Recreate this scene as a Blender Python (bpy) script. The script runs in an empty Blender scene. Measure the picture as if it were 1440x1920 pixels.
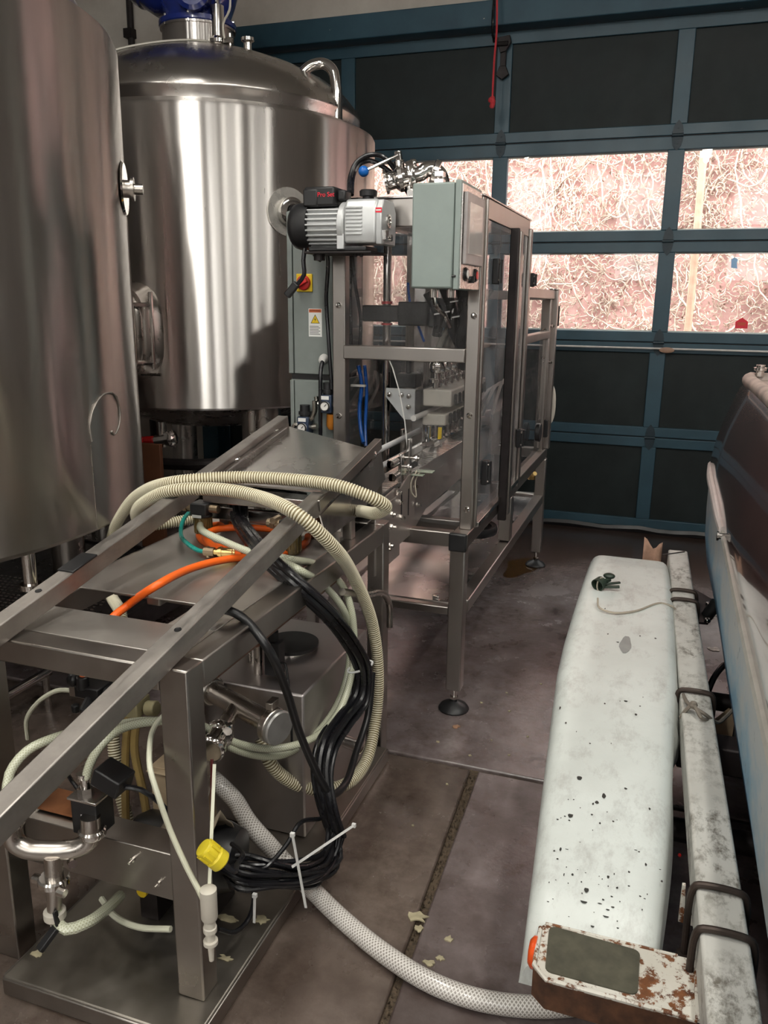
import bpy, bmesh, math, random
from mathutils import Vector, Matrix
random.seed(7)
S = bpy.context.scene
COL = S.collection
PI = math.pi
# ------------------------------------------------------------------ camera
cd = bpy.data.cameras.new('camera'); cam = bpy.data.objects.new('camera', cd); COL.objects.link(cam)
cd.sensor_fit = 'VERTICAL'; cd.sensor_height = 24.0; cd.lens = 1542.4 / 1920 * 24.0
cd.clip_start = 0.02; cd.clip_end = 200
pt, ro, yw = math.radians(14.45), math.radians(0.656), math.radians(19.03)
fw = Vector((-math.sin(yw) * math.cos(pt), math.cos(yw) * math.cos(pt), -math.sin(pt)))
rt = Vector((math.cos(yw), math.sin(yw), 0)); up = rt.cross(fw)
r2 = math.cos(ro) * rt + math.sin(ro) * up; u2 = -math.sin(ro) * rt + math.cos(ro) * up
mw = Matrix((r2, u2, -fw)).transposed().to_4x4(); mw.translation = (0, 0, 1.55)
cam.matrix_world = mw
S.camera = cam
# ------------------------------------------------------------------ world, sun, exposure
S.view_settings.view_transform = 'Standard'; S.view_settings.look = 'None'
S.view_settings.gamma = 1.0; S.view_settings.use_curve_mapping = False
S.view_settings.exposure = 0.1
S.cycles.use_denoising = True
S.cycles.max_bounces = 10; S.cycles.transparent_max_bounces = 16
S.cycles.caustics_reflective = False; S.cycles.caustics_refractive = False
S.cycles.sample_clamp_indirect = 5.0
W = bpy.data.worlds.new('overcast_sky'); S.world = W; W.use_nodes = True
bg = W.node_tree.nodes['Background']; bg.inputs[0].default_value = (1.0, 0.97, 0.95, 1); bg.inputs[1].default_value = 8.0
def lamp(name, loc, sx, sy, power, col, rot=(0, 0, 0)):
    ld = bpy.data.lights.new(name, 'AREA'); ld.shape = 'RECTANGLE'; ld.size = sx; ld.size_y = sy
    ld.energy = power; ld.color = col
    lo = bpy.data.objects.new(name, ld); COL.objects.link(lo); lo.location = loc; lo.rotation_euler = rot
    return lo
LAMP_W = 32
TUBES = [(-1.5, 1.3, 3.95), (0.6, 1.0, 3.95), (1.9, 1.9, 3.95), (-1.0, -1.4, 3.95), (1.2, -1.6, 3.95), (-2.6, -2.4, 3.95), (0.2, -3.6, 3.95)]
for i, (x, y, z) in enumerate(TUBES):
    lamp('ceiling_tube_light', (x, y, z), 0.16, 1.5, LAMP_W, (1.0, 0.97, 0.90))
    for k in (-.5, .5):
        ld = bpy.data.lights.new('tube_glow', 'POINT'); ld.energy = LAMP_W * .28; ld.color = (1.0, .97, .90); ld.shadow_soft_size = .05
        lo = bpy.data.objects.new('tube_glow', ld); COL.objects.link(lo); lo.location = (x, y + k, z - .07)
# ------------------------------------------------------------------ mesh helpers
class M:
    def __init__(s): s.V = []; s.F = []; s.U = []
    def add(s, v, f, uv=None):
        n = len(s.V); s.V += [tuple(p) for p in v]; s.F += [tuple(i + n for i in q) for q in f]
        s.U += (uv if uv else [None] * len(f)); return s
    def box(s, x0, x1, y0, y1, z0, z1, T=None):
        v = [Vector((x, y, z)) for z in (z0, z1) for y in (y0, y1) for x in (x0, x1)]
        if T: v = [T @ p for p in v]
        return s.add(v, [(0, 2, 3, 1), (4, 5, 7, 6), (0, 1, 5, 4), (2, 6, 7, 3), (0, 4, 6, 2), (1, 3, 7, 5)])
    def bar(s, a, b, w, h, up=(0, 0, 1)):
        a = Vector(a); b = Vector(b); d = (b - a).normalized(); u = Vector(up)
        r = d.cross(u).normalized(); u = r.cross(d)
        v = [p + r * (w / 2 * i) + u * (h / 2 * j) for p in (a, b) for j in (-1, 1) for i in (-1, 1)]
        return s.add(v, [(0, 1, 3, 2), (4, 6, 7, 5), (0, 4, 5, 1), (2, 3, 7, 6), (0, 2, 6, 4), (1, 5, 7, 3)])
    def tube(s, pts, r, n=10, rf=None, cap=True, closed=False):
        P = [Vector(p) for p in pts]; N = len(P)
        t = []
        for i in range(N):
            a = P[i - 1] if (i > 0 or closed) else P[i]; b = P[(i + 1) % N] if (i < N - 1 or closed) else P[i]
            d = (b - a); t.append(d.normalized() if d.length > 1e-9 else Vector((0, 0, 1)))
        u = t[0].orthogonal().normalized(); V = []; L = 0; Ls = []
        for i in range(N):
            if i: L += (P[i] - P[i - 1]).length
            Ls.append(L)
            u = (u - t[i] * u.dot(t[i])).normalized(); w = t[i].cross(u)
            rr = rf(L) if rf else r
            for k in range(n):
                a = 2 * PI * k / n; V.append(P[i] + (u * math.cos(a) + w * math.sin(a)) * rr)
        F = []; UV = []
        for i in range(N if closed else N - 1):
            j = (i + 1) % N
            for k in range(n):
                k2 = (k + 1) % n
                F.append((i * n + k, i * n + k2, j * n + k2, j * n + k))
                l2 = Ls[j] if j else Ls[-1]
                UV.append([(k / n, Ls[i]), ((k + 1) / n, Ls[i]), ((k + 1) / n, l2), (k / n, l2)])
        if cap and not closed:
            F.append(tuple(reversed(range(n)))); UV.append(None)
            F.append(tuple((N - 1) * n + k for k in range(n))); UV.append(None)
        return s.add(V, F, UV)
    def cyl(s, a, b, r, n=16, r2=None):
        a = Vector(a); b = Vector(b); L = (b - a).length; q = r if r2 is None else r2
        return s.tube([a, b], r, n, rf=lambda l: r + (q - r) * l / L)
    def lathe(s, prof, o, ax=(0, 0, 1), n=32, caps=True, a0=0, a1=2 * PI):
        o = Vector(o); ax = Vector(ax).normalized(); u = ax.orthogonal().normalized(); w = ax.cross(u)
        full = abs(a1 - a0 - 2 * PI) < 1e-6; m = n if full else n + 1; V = []
        for r, h in prof:
            for k in range(m):
                a = a0 + (a1 - a0) * k / n
                V.append(o + ax * h + (u * math.cos(a) + w * math.sin(a)) * max(r, 1e-5))
        F = []
        for i in range(len(prof) - 1):
            for k in range(n):
                k2 = (k + 1) % m
                F.append((i * m + k, i * m + k2, (i + 1) * m + k2, (i + 1) * m + k))
        if caps and full:
            if prof[0][0] > 1e-4: F.append(tuple(reversed(range(m))))
            if prof[-1][0] > 1e-4: F.append(tuple((len(prof) - 1) * m + k for k in range(m)))
        return s.add(V, F)
    def prism(s, poly, o, ux, uy, dep):
        o = Vector(o); ux = Vector(ux); uy = Vector(uy); dep = Vector(dep); n = len(poly)
        a = [o + ux * p[0] + uy * p[1] for p in poly]; v = a + [p + dep for p in a]
        if ux.cross(uy).dot(dep) > 0: f = [tuple(reversed(range(n))), tuple(range(n, 2 * n))]; f += [(i, (i + 1) % n, (i + 1) % n + n, i + n) for i in range(n)]
        else: f = [tuple(range(n)), tuple(reversed(range(n, 2 * n)))]; f += [((i + 1) % n, i, i + n, (i + 1) % n + n) for i in range(n)]
        return s.add(v, f)
    def ball(s, o, r, n=12, sx=1, sy=1, sz=1):
        o = Vector(o); V = []; F = []; m = n // 2
        for i in range(m + 1):
            for k in range(n):
                a = PI * i / m; b = 2 * PI * k / n
                V.append(o + Vector((r * sx * math.sin(a) * math.cos(b), r * sy * math.sin(a) * math.sin(b), r * sz * math.cos(a))))
        for i in range(m):
            for k in range(n): F.append((i * n + k, (i + 1) * n + k, (i + 1) * n + (k + 1) % n, i * n + (k + 1) % n))
        return s.add(V, F)
def spline(pts, step=0.02):
    P = [Vector(p) for p in pts]; out = []
    Q = [P[0] * 2 - P[1]] + P + [P[-1] * 2 - P[-2]]
    for i in range(1, len(Q) - 2):
        a, b, c, d = Q[i - 1], Q[i], Q[i + 1], Q[i + 2]
        n = max(2, int((c - b).length / step))
        t01 = max((b - a).length, 1e-5) ** .5; t12 = max((c - b).length, 1e-5) ** .5; t23 = max((d - c).length, 1e-5) ** .5
        m1 = (c - b + ((b - a) / t01 - (c - a) / (t01 + t12)) * t12)
        m2 = (c - b + ((d - c) / t23 - (d - b) / (t12 + t23)) * t12)
        for k in range(n):
            t = k / n; t2 = t * t; t3 = t2 * t
            out.append(b * (2 * t3 - 3 * t2 + 1) + m1 * (t3 - 2 * t2 + t) + c * (-2 * t3 + 3 * t2) + m2 * (t3 - t2))
    out.append(P[-1]); return out
def resample(P, step):
    out = [P[0].copy()]; acc = 0
    for i in range(1, len(P)):
        a, b = P[i - 1], P[i]; L = (b - a).length
        if L < 1e-9: continue
        d = step - acc
        while d <= L:
            out.append(a + (b - a) * (d / L)); d += step
        acc = (acc + L) % step if L >= 0 else acc
        acc = L - (d - step)
    return out
WL = {}
def root_loc(o):
    return WL.get(o.name, Vector((0, 0, 0))) if o else Vector((0, 0, 0))
def mesh_of(name, mb, org, smooth=35):
    me = bpy.data.meshes.new(name)
    me.from_pydata([(v[0] - org[0], v[1] - org[1], v[2] - org[2]) for v in mb.V], [], mb.F)
    if any(u for u in mb.U):
        ul = me.uv_layers.new(name='UVMap'); i = 0
        for f, u in zip(mb.F, mb.U):
            for k in range(len(f)):
                ul.data[i].uv = u[k] if u else (0, 0); i += 1
    me.polygons.foreach_set('use_smooth', [True] * len(me.polygons))
    if smooth < 180: me.set_sharp_from_angle(angle=math.radians(smooth))
    me.update(); return me
def obj(name, mb, m, parent=None, bevel=0, smooth=35, seg=2, label=None, base=False):
    xs = [v[0] for v in mb.V]; ys = [v[1] for v in mb.V]; zs = [v[2] for v in mb.V]
    org = Vector(((min(xs) + max(xs)) / 2, (min(ys) + max(ys)) / 2, min(zs) if (base or not parent) else (min(zs) + max(zs)) / 2))
    o = bpy.data.objects.new(name, mesh_of(name, mb, org, smooth)); COL.objects.link(o)
    o.data.materials.append(m); o.parent = parent; o.location = org - root_loc(parent); WL[o.name] = org
    if bevel:
        b = o.modifiers.new('edge', 'BEVEL'); b.width = bevel; b.segments = seg; b.limit_method = 'ANGLE'; b.angle_limit = math.radians(40); b.harden_normals = False
    if label: o['label'] = label
    return o
def objs(name, mb, m, parent=None, **k):
    """one object for each connected piece of the builder"""
    par = list(range(len(mb.V)))
    def find(a):
        while par[a] != a: par[a] = par[par[a]]; a = par[a]
        return a
    for f in mb.F:
        r = find(f[0])
        for i in f[1:]: par[find(i)] = r
    isl = {}
    for f, u in zip(mb.F, mb.U): isl.setdefault(find(f[0]), []).append((f, u))
    out = []
    for fs in isl.values():
        ids = sorted({i for f, _ in fs for i in f}); mp = {v: n for n, v in enumerate(ids)}; q = M()
        q.add([mb.V[i] for i in ids], [tuple(mp[i] for i in f) for f, _ in fs], [u for _, u in fs]); out.append(obj(name, q, m, parent, **k))
    return out
def tag(o, label, cat, group=None):
    o['label'] = label; o['category'] = cat
    if group: o['group'] = group
    return o
def thing(name, label, cat, loc, group=None):
    o = bpy.data.objects.new(name, None); COL.objects.link(o); o.location = loc; o.empty_display_size = .1; WL[o.name] = Vector(loc)
    return tag(o, label, cat, group)
def struct(name, mb, m, **k):
    o = obj(name, mb, m, **k); o['kind'] = 'structure'; return o
def dup(o, loc, parent=None):
    """copy of one object (sharing its mesh) whose origin sits at the world point loc"""
    c = o.copy(); COL.objects.link(c); c.parent = parent; c.location = Vector(loc) - root_loc(parent); WL[c.name] = Vector(loc); return c
def text(name, s, size, M4, m, parent, ext=0.0004):
    cu = bpy.data.curves.new(name, 'FONT'); cu.body = s; cu.size = size; cu.extrude = ext; cu.align_x = 'CENTER'; cu.align_y = 'CENTER'
    t_ = bpy.data.objects.new(name, cu); me = bpy.data.meshes.new_from_object(t_); bpy.data.objects.remove(t_); bpy.data.curves.remove(cu)
    me.materials.clear(); me.materials.append(m); o = bpy.data.objects.new(name, me); COL.objects.link(o); o.parent = parent
    o.matrix_local = Matrix.Translation(-root_loc(parent)) @ M4; return o
def frame(o, ux, uy):
    ux = Vector(ux).normalized(); uy = Vector(uy); uy = (uy - ux * uy.dot(ux)).normalized(); uz = ux.cross(uy)
    m = Matrix((ux, uy, uz)).transposed().to_4x4(); m.translation = o; return m
# ------------------------------------------------------------------ materials
def mat(name): 
    m = bpy.data.materials.new(name); m.use_nodes = True; nt = m.node_tree; p = nt.nodes['Principled BSDF']; return m, nt, p
def lk(nt, a, b): nt.links.new(a, b)
def noise(nt, scale, detail=4, rough=.55, vec=None, sc=None, coord='Object'):
    tc = nt.nodes.new('ShaderNodeTexCoord'); mp = nt.nodes.new('ShaderNodeMapping')
    lk(nt, tc.outputs[coord], mp.inputs[0])
    if sc: mp.inputs['Scale'].default_value = sc
    n = nt.nodes.new('ShaderNodeTexNoise'); n.inputs['Scale'].default_value = scale; n.inputs['Detail'].default_value = detail; n.inputs['Roughness'].default_value = rough
    lk(nt, mp.outputs[0], n.inputs['Vector']); return n.outputs['Fac']
def ramp(nt, fac, stops):
    r = nt.nodes.new('ShaderNodeValToRGB'); e = r.color_ramp.elements
    while len(e) < len(stops): e.new(.5)
    for i, (p, c) in enumerate(stops): e[i].position = p; e[i].color = (*c, 1) if len(c) == 3 else c
    lk(nt, fac, r.inputs[0]); return r.outputs[0]
def mix(nt, fac, a, b):
    m = nt.nodes.new('ShaderNodeMix'); m.data_type = 'RGBA'
    for s, v in ((0, fac), (6, a), (7, b)):
        if hasattr(v, 'is_linked') or hasattr(v, 'links'): lk(nt, v, m.inputs[s])
        else: m.inputs[s].default_value = v if s == 0 else ((*v, 1) if len(v) == 3 else v)
    return m.outputs[2]
def bump(nt, p, h, strength=.2, dist=.002):
    b = nt.nodes.new('ShaderNodeBump'); b.inputs['Strength'].default_value = strength; b.inputs['Distance'].default_value = dist
    lk(nt, h, b.inputs['Height']); lk(nt, b.outputs[0], p.inputs['Normal'])
def g3(v): return (v, v, v)
def plain(name, col, rough=.5, metal=0, var=.12, scale=18, spec=None, coat=0, bumpy=0):
    m, nt, p = mat(name)
    a = tuple(c * (1 - var) for c in col); b = tuple(min(1, c * (1 + var)) for c in col)
    n = noise(nt, scale); lk(nt, ramp(nt, n, [(.3, a), (.7, b)]), p.inputs['Base Color'])
    lk(nt, ramp(nt, noise(nt, scale * .6), [(.25, g3(max(0, rough - .08))), (.75, g3(min(1, rough + .08)))]), p.inputs['Roughness'])
    p.inputs['Metallic'].default_value = metal
    if spec is not None: p.inputs['Specular IOR Level'].default_value = spec
    if coat: p.inputs['Coat Weight'].default_value = coat; p.inputs['Coat Roughness'].default_value = .06
    if bumpy: bump(nt, p, noise(nt, scale * 3), bumpy)
    return m
def steel(name, col=(.60, .575, .55), r0=.22, r1=.40, aniso=0, sc=(1, 1, 1), scale=9, dirt=.0):
    m, nt, p = mat(name); p.inputs['Metallic'].default_value = 1
    n = noise(nt, scale, 5, .6, sc=sc)
    d = tuple(c * (1 - .08 - dirt) for c in col)
    lk(nt, ramp(nt, noise(nt, scale * .5, 5, .65), [(.3, d), (.62, col)]), p.inputs['Base Color'])
    lk(nt, ramp(nt, n, [(.3, g3(r0)), (.7, g3(r1))]), p.inputs['Roughness'])
    if aniso:
        p.inputs['Anisotropic'].default_value = aniso; p.inputs['Anisotropic Rotation'].default_value = .25
        t = nt.nodes.new('ShaderNodeTangent'); t.direction_type = 'RADIAL'; t.axis = 'Z'; lk(nt, t.outputs[0], p.inputs['Tangent'])
    return m
def brushed(name, col, r0, r1, an, sc, scale):
    """rolled sheet steel polished round the tank: reflections smear up and down"""
    m = bpy.data.materials.new(name); m.use_nodes = True; nt = m.node_tree; nt.nodes.clear()
    out = nt.nodes.new('ShaderNodeOutputMaterial'); g = nt.nodes.new('ShaderNodeBsdfAnisotropic'); g.distribution = 'GGX'
    t = nt.nodes.new('ShaderNodeTangent'); t.direction_type = 'RADIAL'; t.axis = 'Z'; lk(nt, t.outputs[0], g.inputs['Tangent'])
    g.inputs['Anisotropy'].default_value = an; g.inputs['Rotation'].default_value = 0.0
    d = tuple(c * .88 for c in col); lk(nt, ramp(nt, noise(nt, scale, 4, .6, sc=sc), [(.3, d), (.62, col)]), g.inputs['Color'])
    lk(nt, ramp(nt, noise(nt, scale * 1.7, 4, .6, sc=sc), [(.3, g3(r0)), (.7, g3(r1))]), g.inputs['Roughness'])
    lk(nt, g.outputs[0], out.inputs[0]); return m
def glassy(name, tint, rough=.0, extra=.0, ior=1.45):
    """clear sheet: see-through with a Fresnel reflection and a little haze"""
    m = bpy.data.materials.new(name); m.use_nodes = True; nt = m.node_tree; nt.nodes.clear()
    out = nt.nodes.new('ShaderNodeOutputMaterial'); tr = nt.nodes.new('ShaderNodeBsdfTransparent'); tr.inputs[0].default_value = (*tint, 1)
    gl = nt.nodes.new('ShaderNodeBsdfGlossy'); gl.inputs['Roughness'].default_value = rough
    fr = nt.nodes.new('ShaderNodeFresnel'); fr.inputs[0].default_value = ior
    mx = nt.nodes.new('ShaderNodeMixShader'); ge = nt.nodes.new('ShaderNodeNewGeometry'); k1 = nt.nodes.new('ShaderNodeMath'); k1.operation = 'SUBTRACT'; k1.inputs[0].default_value = 1; lk(nt, ge.outputs['Backfacing'], k1.inputs[1])
    k2 = nt.nodes.new('ShaderNodeMath'); k2.operation = 'MULTIPLY'; lk(nt, fr.outputs[0], k2.inputs[0]); lk(nt, k1.outputs[0], k2.inputs[1]); lk(nt, k2.outputs[0], mx.inputs[0]); lk(nt, tr.outputs[0], mx.inputs[1]); lk(nt, gl.outputs[0], mx.inputs[2])
    df = nt.nodes.new('ShaderNodeBsdfDiffuse'); df.inputs[0].default_value = (.75, .75, .75, 1)
    m2 = nt.nodes.new('ShaderNodeMixShader')
    n = noise(nt, 6, 5, .65); lk(nt, ramp(nt, n, [(.4, g3(extra * .3)), (.75, g3(extra * 1.6))]), m2.inputs[0])
    lk(nt, mx.outputs[0], m2.inputs[1]); lk(nt, df.outputs[0], m2.inputs[2]); lk(nt, m2.outputs[0], out.inputs[0]); return m
# hose and cable runs, world metres
PTS = {
    'ribbed': [(-1.36, 1.72, 0.075), (-1.42, 1.76, 0.2), (-1.47, 1.83, 0.42), (-1.512, 1.95, 0.595), (-1.68, 2.12, 0.61), (-1.78, 2.25, 0.689), (-1.754, 2.25, 0.768), (-1.682, 2.2, 0.844), (-1.531, 2.1, 0.956), (-1.314, 1.98, 1.039), (-1.157, 2.04, 1.053), (-0.965, 2.06, 1.056), (-0.832, 2.05, 1.051), (-0.745, 2.07, 1.021), (-0.723, 2.11, 0.991), (-0.768, 2.16, 0.956), (-0.884, 2.3, 0.918), (-1.05, 2.4, 0.871), (-1.296, 2.42, 0.835), (-1.455, 2.34, 0.832), (-1.529, 2.26, 0.826), (-1.58, 2.2, 0.827), (-1.529, 2.08, 0.892), (-1.43, 1.98, 0.965), (-1.3, 1.93, 1.024), (-1.169, 1.94, 1.039), (-1.026, 1.92, 1.036), (-0.864, 1.84, 1.018), (-0.8, 1.896, 0.933), (-0.81, 2.096, 0.772), (-0.8, 2.221, 0.586), (-0.79, 2.251, 0.414), (-0.79, 2.23, 0.257), (-0.78, 2.113, 0.175), (-0.8, 1.987, 0.169), (-0.86, 1.911, 0.188), (-0.92, 1.862, 0.235), (-0.96, 1.829, 0.303), (-0.99, 1.836, 0.364)],
    'orange': [(-1.29, 1.5, 0.64), (-1.285, 1.52, 0.693), (-1.246, 1.56, 0.781), (-1.234, 1.62, 0.803), (-1.131, 1.591, 0.875), (-1.136, 1.765, 0.868), (-1.097, 1.89, 0.86), (-1.007, 2.0, 0.85), (-0.985, 2.151, 0.85), (-1.07, 2.277, 0.85), (-1.209, 2.256, 0.85), (-1.335, 2.207, 0.85), (-1.327, 2.111, 0.85), (-1.243, 2.021, 0.85), (-1.106, 1.965, 0.865), (-1.022, 2.031, 0.868), (-1.039, 2.156, 0.868), (-1.16, 2.165, 0.87), (-1.26, 2.113, 0.87), (-1.264, 2.043, 0.868), (-1.166, 1.952, 0.862), (-1.082, 1.937, 0.86)],
    'teal': [(-1.395, 2.25, 0.874), (-1.402, 2.2, 0.893), (-1.391, 2.13, 0.886), (-1.372, 2.08, 0.862), (-1.27, 1.951, 0.87), (-1.218, 1.928, 0.86), (-1.171, 1.924, 0.86)],
    'clearA': [(-1.387, 2.22, 0.859), (-1.205, 1.945, 0.91), (-1.127, 1.915, 0.9), (-1.027, 1.882, 0.89), (-0.914, 1.877, 0.885), (-0.9, 2.054, 0.811), (-0.85, 2.093, 0.752), (-0.82, 2.092, 0.682), (-0.81, 2.093, 0.583), (-0.81, 2.076, 0.489), (-0.82, 2.017, 0.404), (-0.84, 1.907, 0.372), (-0.88, 1.818, 0.375), (-0.93, 1.759, 0.388), (-0.99, 1.697, 0.428), (-1.04, 1.628, 0.501), (-1.06, 1.48, 0.588), (-1.105, 1.42, 0.597), (-1.118, 1.36, 0.595), (-1.142, 1.33, 0.547), (-1.152, 1.32, 0.5), (-1.159, 1.32, 0.466)],
    'clearB': [(-0.96, 1.891, 0.88), (-0.87, 1.847, 0.87), (-0.86, 1.999, 0.774), (-0.83, 2.063, 0.683), (-0.84, 2.131, 0.564), (-0.84, 2.118, 0.462), (-0.85, 2.049, 0.383), (-0.87, 1.938, 0.345), (-0.91, 1.845, 0.331), (-0.95, 1.765, 0.358), (-1.0, 1.686, 0.42), (-1.06, 1.635, 0.493), (-1.149, 1.56, 0.53), (-1.181, 1.44, 0.571), (-1.199, 1.32, 0.61), (-1.229, 1.24, 0.608), (-1.242, 1.2, 0.575), (-1.236, 1.18, 0.538)],
    'blackhose': [(-0.961, 1.538, 0.85), (-0.913, 1.54, 0.865), (-0.87, 1.547, 0.849), (-0.8, 1.526, 0.798), (-0.79, 1.595, 0.666), (-0.79, 1.664, 0.519), (-0.78, 1.735, 0.376), (-0.76, 1.764, 0.3), (-0.755, 1.81, 0.26), (-0.755, 1.895, 0.246), (-0.77, 2.009, 0.272), (-0.775, 2.12, 0.335), (-0.78, 2.169, 0.452)],
    'bundle': [(-1.126, 2.4, 0.931), (-1.191, 2.3, 0.97), (-1.239, 2.22, 0.96), (-1.215, 2.16, 0.908), (-1.054, 1.935, 0.91), (-0.939, 1.833, 0.885), (-0.86, 1.825, 0.832), (-0.81, 1.881, 0.752), (-0.79, 1.984, 0.638), (-0.785, 2.081, 0.508), (-0.79, 2.077, 0.406), (-0.8, 1.967, 0.382), (-0.8, 1.859, 0.365), (-0.79, 1.802, 0.319), (-0.76, 1.763, 0.253), (-0.74, 1.773, 0.17)],
    'coil': [(-0.75, 1.768, 0.22), (-0.73, 1.771, 0.141), (-0.72, 1.724, 0.095), (-0.74, 1.638, 0.114), (-0.79, 1.529, 0.171), (-0.86, 1.474, 0.204), (-0.92, 1.478, 0.207), (-0.92, 1.517, 0.216), (-0.86, 1.527, 0.199), (-0.8, 1.55, 0.186), (-0.76, 1.618, 0.147), (-0.74, 1.707, 0.135), (-0.745, 1.763, 0.16)],
    'loop': [(-0.77, 1.743, 0.223), (-0.78, 1.634, 0.277), (-0.79, 1.592, 0.25), (-0.82, 1.534, 0.215), (-0.84, 1.491, 0.219), (-0.83, 1.485, 0.167), (-0.83, 1.461, 0.126), (-0.84, 1.407, 0.126), (-0.86, 1.371, 0.158)],
    'white_tube': [(-0.985, 1.4, 0.665), (-0.985, 1.355, 0.654), (-0.946, 1.28, 0.654), (-0.923, 1.245, 0.63), (-0.894, 1.225, 0.588), (-0.865, 1.22, 0.513), (-0.827, 1.215, 0.44), (-0.795, 1.21, 0.39), (-0.784, 1.21, 0.355), (-0.785, 1.21, 0.317)],
    'braid': [(-1.12, 1.722, 0.311), (-1.08, 1.743, 0.266), (-1.02, 1.737, 0.226), (-0.96, 1.699, 0.199), (-0.88, 1.664, 0.169), (-0.8, 1.624, 0.147), (-0.769, 1.684, 0.05), (-0.668, 1.64, 0.026), (-0.527, 1.567, 0.026), (-0.408, 1.524, 0.026), (-0.304, 1.511, 0.026), (-0.197, 1.525, 0.026), (-0.096, 1.561, 0.026), (-0.019, 1.61, 0.026), (0.093, 1.719, 0.026)],
    'ghost_tube': [(-1.387, 1.58, 0.561), (-1.484, 1.62, 0.524), (-1.57, 1.64, 0.464), (-1.634, 1.66, 0.389), (-1.657, 1.68, 0.315)],
    'low_tube': [(-1.174, 1.22, 0.241), (-1.17, 1.215, 0.214), (-1.144, 1.21, 0.205), (-1.117, 1.24, 0.204), (-1.124, 1.32, 0.177), (-1.149, 1.4, 0.143)],
    'low_tube2': [(-1.222, 1.42, 0.099), (-1.153, 1.38, 0.1), (-1.07, 1.36, 0.11), (-0.981, 1.36, 0.131)],
    'pumpcord': [(-1.264, 2.78, 1.733), (-1.267, 2.77, 1.679), (-1.265, 2.77, 1.634), (-1.287, 2.77, 1.606), (-1.312, 2.77, 1.582)],
    'loopcord': [(-1.209, 2.84, 1.728), (-1.234, 2.84, 1.686), (-1.254, 2.84, 1.704), (-1.253, 2.86, 1.727), (-1.226, 2.88, 1.712), (-1.244, 2.92, 1.552), (-1.234, 2.92, 1.377), (-1.224, 2.92, 1.217)],
    'cableA': [(-1.125, 2.85, 1.91), (-1.14, 2.9, 1.973), (-1.13, 2.93, 2.021), (-1.093, 2.95, 2.047), (-1.046, 2.96, 2.045), (-1.013, 2.98, 2.015), (-0.978, 3.0, 1.954), (-0.943, 3.0, 1.905)],
    'cableB': [(-1.124, 2.87, 1.907), (-1.138, 2.92, 1.976), (-1.125, 2.95, 2.019), (-1.096, 2.97, 2.033), (-1.059, 2.98, 2.019), (-1.009, 3.0, 1.982), (-0.964, 3.02, 1.929)],
    'cable_in1': [(-1.173, 3.0, 1.746), (-1.164, 3.0, 1.631), (-1.145, 3.02, 1.475), (-1.149, 3.02, 1.355)],
    'cable_in2': [(-1.182, 3.0, 1.742), (-1.179, 3.0, 1.554), (-1.177, 3.0, 1.355)],
    'cabcord': [(-1.274, 2.96, 1.33), (-1.272, 2.93, 1.295), (-1.271, 2.92, 1.195), (-1.272, 2.92, 1.029)],
    'blue1': [(-1.165, 3.05, 1.301), (-1.155, 3.06, 1.228), (-1.164, 3.06, 1.122), (-1.15, 3.05, 1.028), (-1.134, 3.03, 1.0)],
    'blue2': [(-0.983, 3.1, 1.615), (-0.975, 3.1, 1.546), (-0.954, 3.12, 1.477), (-0.929, 3.15, 1.395)],
    'cordpull': [(-1.226, 5.55, 3.418), (-1.217, 5.55, 3.155), (-1.224, 5.55, 3.007), (-1.227, 5.55, 2.781)],
    'fendercord': [(-0.168, 2.705, 0.585), (-0.156, 2.642, 0.575), (-0.111, 2.627, 0.57), (-0.046, 2.672, 0.568), (0.036, 2.791, 0.565), (0.074, 2.782, 0.56), (0.093, 2.809, 0.52), (0.091, 2.8, 0.49)],
    'rope': [(0.1, 2.218, 0.53), (0.114, 2.059, 0.565), (0.124, 2.032, 0.57), (0.151, 2.014, 0.565), (0.184, 2.048, 0.53), (0.214, 2.145, 0.5), (0.246, 2.256, 0.48)],
    'rope2': [(0.1, 2.043, 0.53), (0.112, 2.033, 0.56), (0.125, 2.031, 0.575), (0.145, 1.997, 0.562), (0.181, 2.053, 0.53)],
    'ccable': [(0.276, 2.759, 0.35), (0.238, 2.673, 0.36), (0.225, 2.695, 0.3)],
    'ccable2': [(0.283, 2.51, 0.3), (0.284, 2.486, 0.25), (0.271, 2.522, 0.2), (0.249, 2.53, 0.2)],
}
def math_n(nt, op, a, b=None):
    m = nt.nodes.new('ShaderNodeMath'); m.operation = op
    for i, v in enumerate((a, b)):
        if v is None: continue
        if hasattr(v, 'links'): lk(nt, v, m.inputs[i])
        else: m.inputs[i].default_value = v
    return m.outputs[0]
tank_steel = brushed('brushed_tank_steel', (.78, .745, .715), .27, .31, .80, (1, 1, .05), 10)
tank_steel_old = brushed('worn_tank_steel', (.72, .69, .665), .28, .34, .80, (1, 1, .06), 8)
dome_steel = steel('dome_steel', (.55, .52, .49), .2, .3, aniso=.5, scale=5)
frame_steel = steel('satin_frame_steel', (.40, .37, .345), .28, .36, scale=5, sc=(1, 1, .3))
deck_steel = steel('matt_deck_steel', (.60, .57, .53), .34, .5, scale=5, dirt=.12)
box_steel = steel('matt_box_steel', (.56, .52, .51), .38, .5, scale=5, dirt=.05)
cart_steel = steel('cart_steel', (.40, .37, .34), .26, .42, scale=7, dirt=.12)
tray_steel = steel('scaled_tray_steel', (.36, .33, .29), .34, .55, scale=6, dirt=.3)
sheet_steel = steel('sheet_steel', (.58, .55, .53), .14, .30, scale=6, dirt=.1)
ramp_steel = steel('bare_ramp_steel', (.42, .39, .36), .38, .6, sc=(3, .5, 3), scale=16, dirt=.2)
chrome = steel('polished_steel', (.74, .71, .68), .05, .14, scale=8)
dull_pipe = steel('pipe_steel', (.52, .48, .44), .22, .34, scale=6)
plate_grey = plain('grey_plate', (.45, .42, .40), .35, .7)
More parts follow.
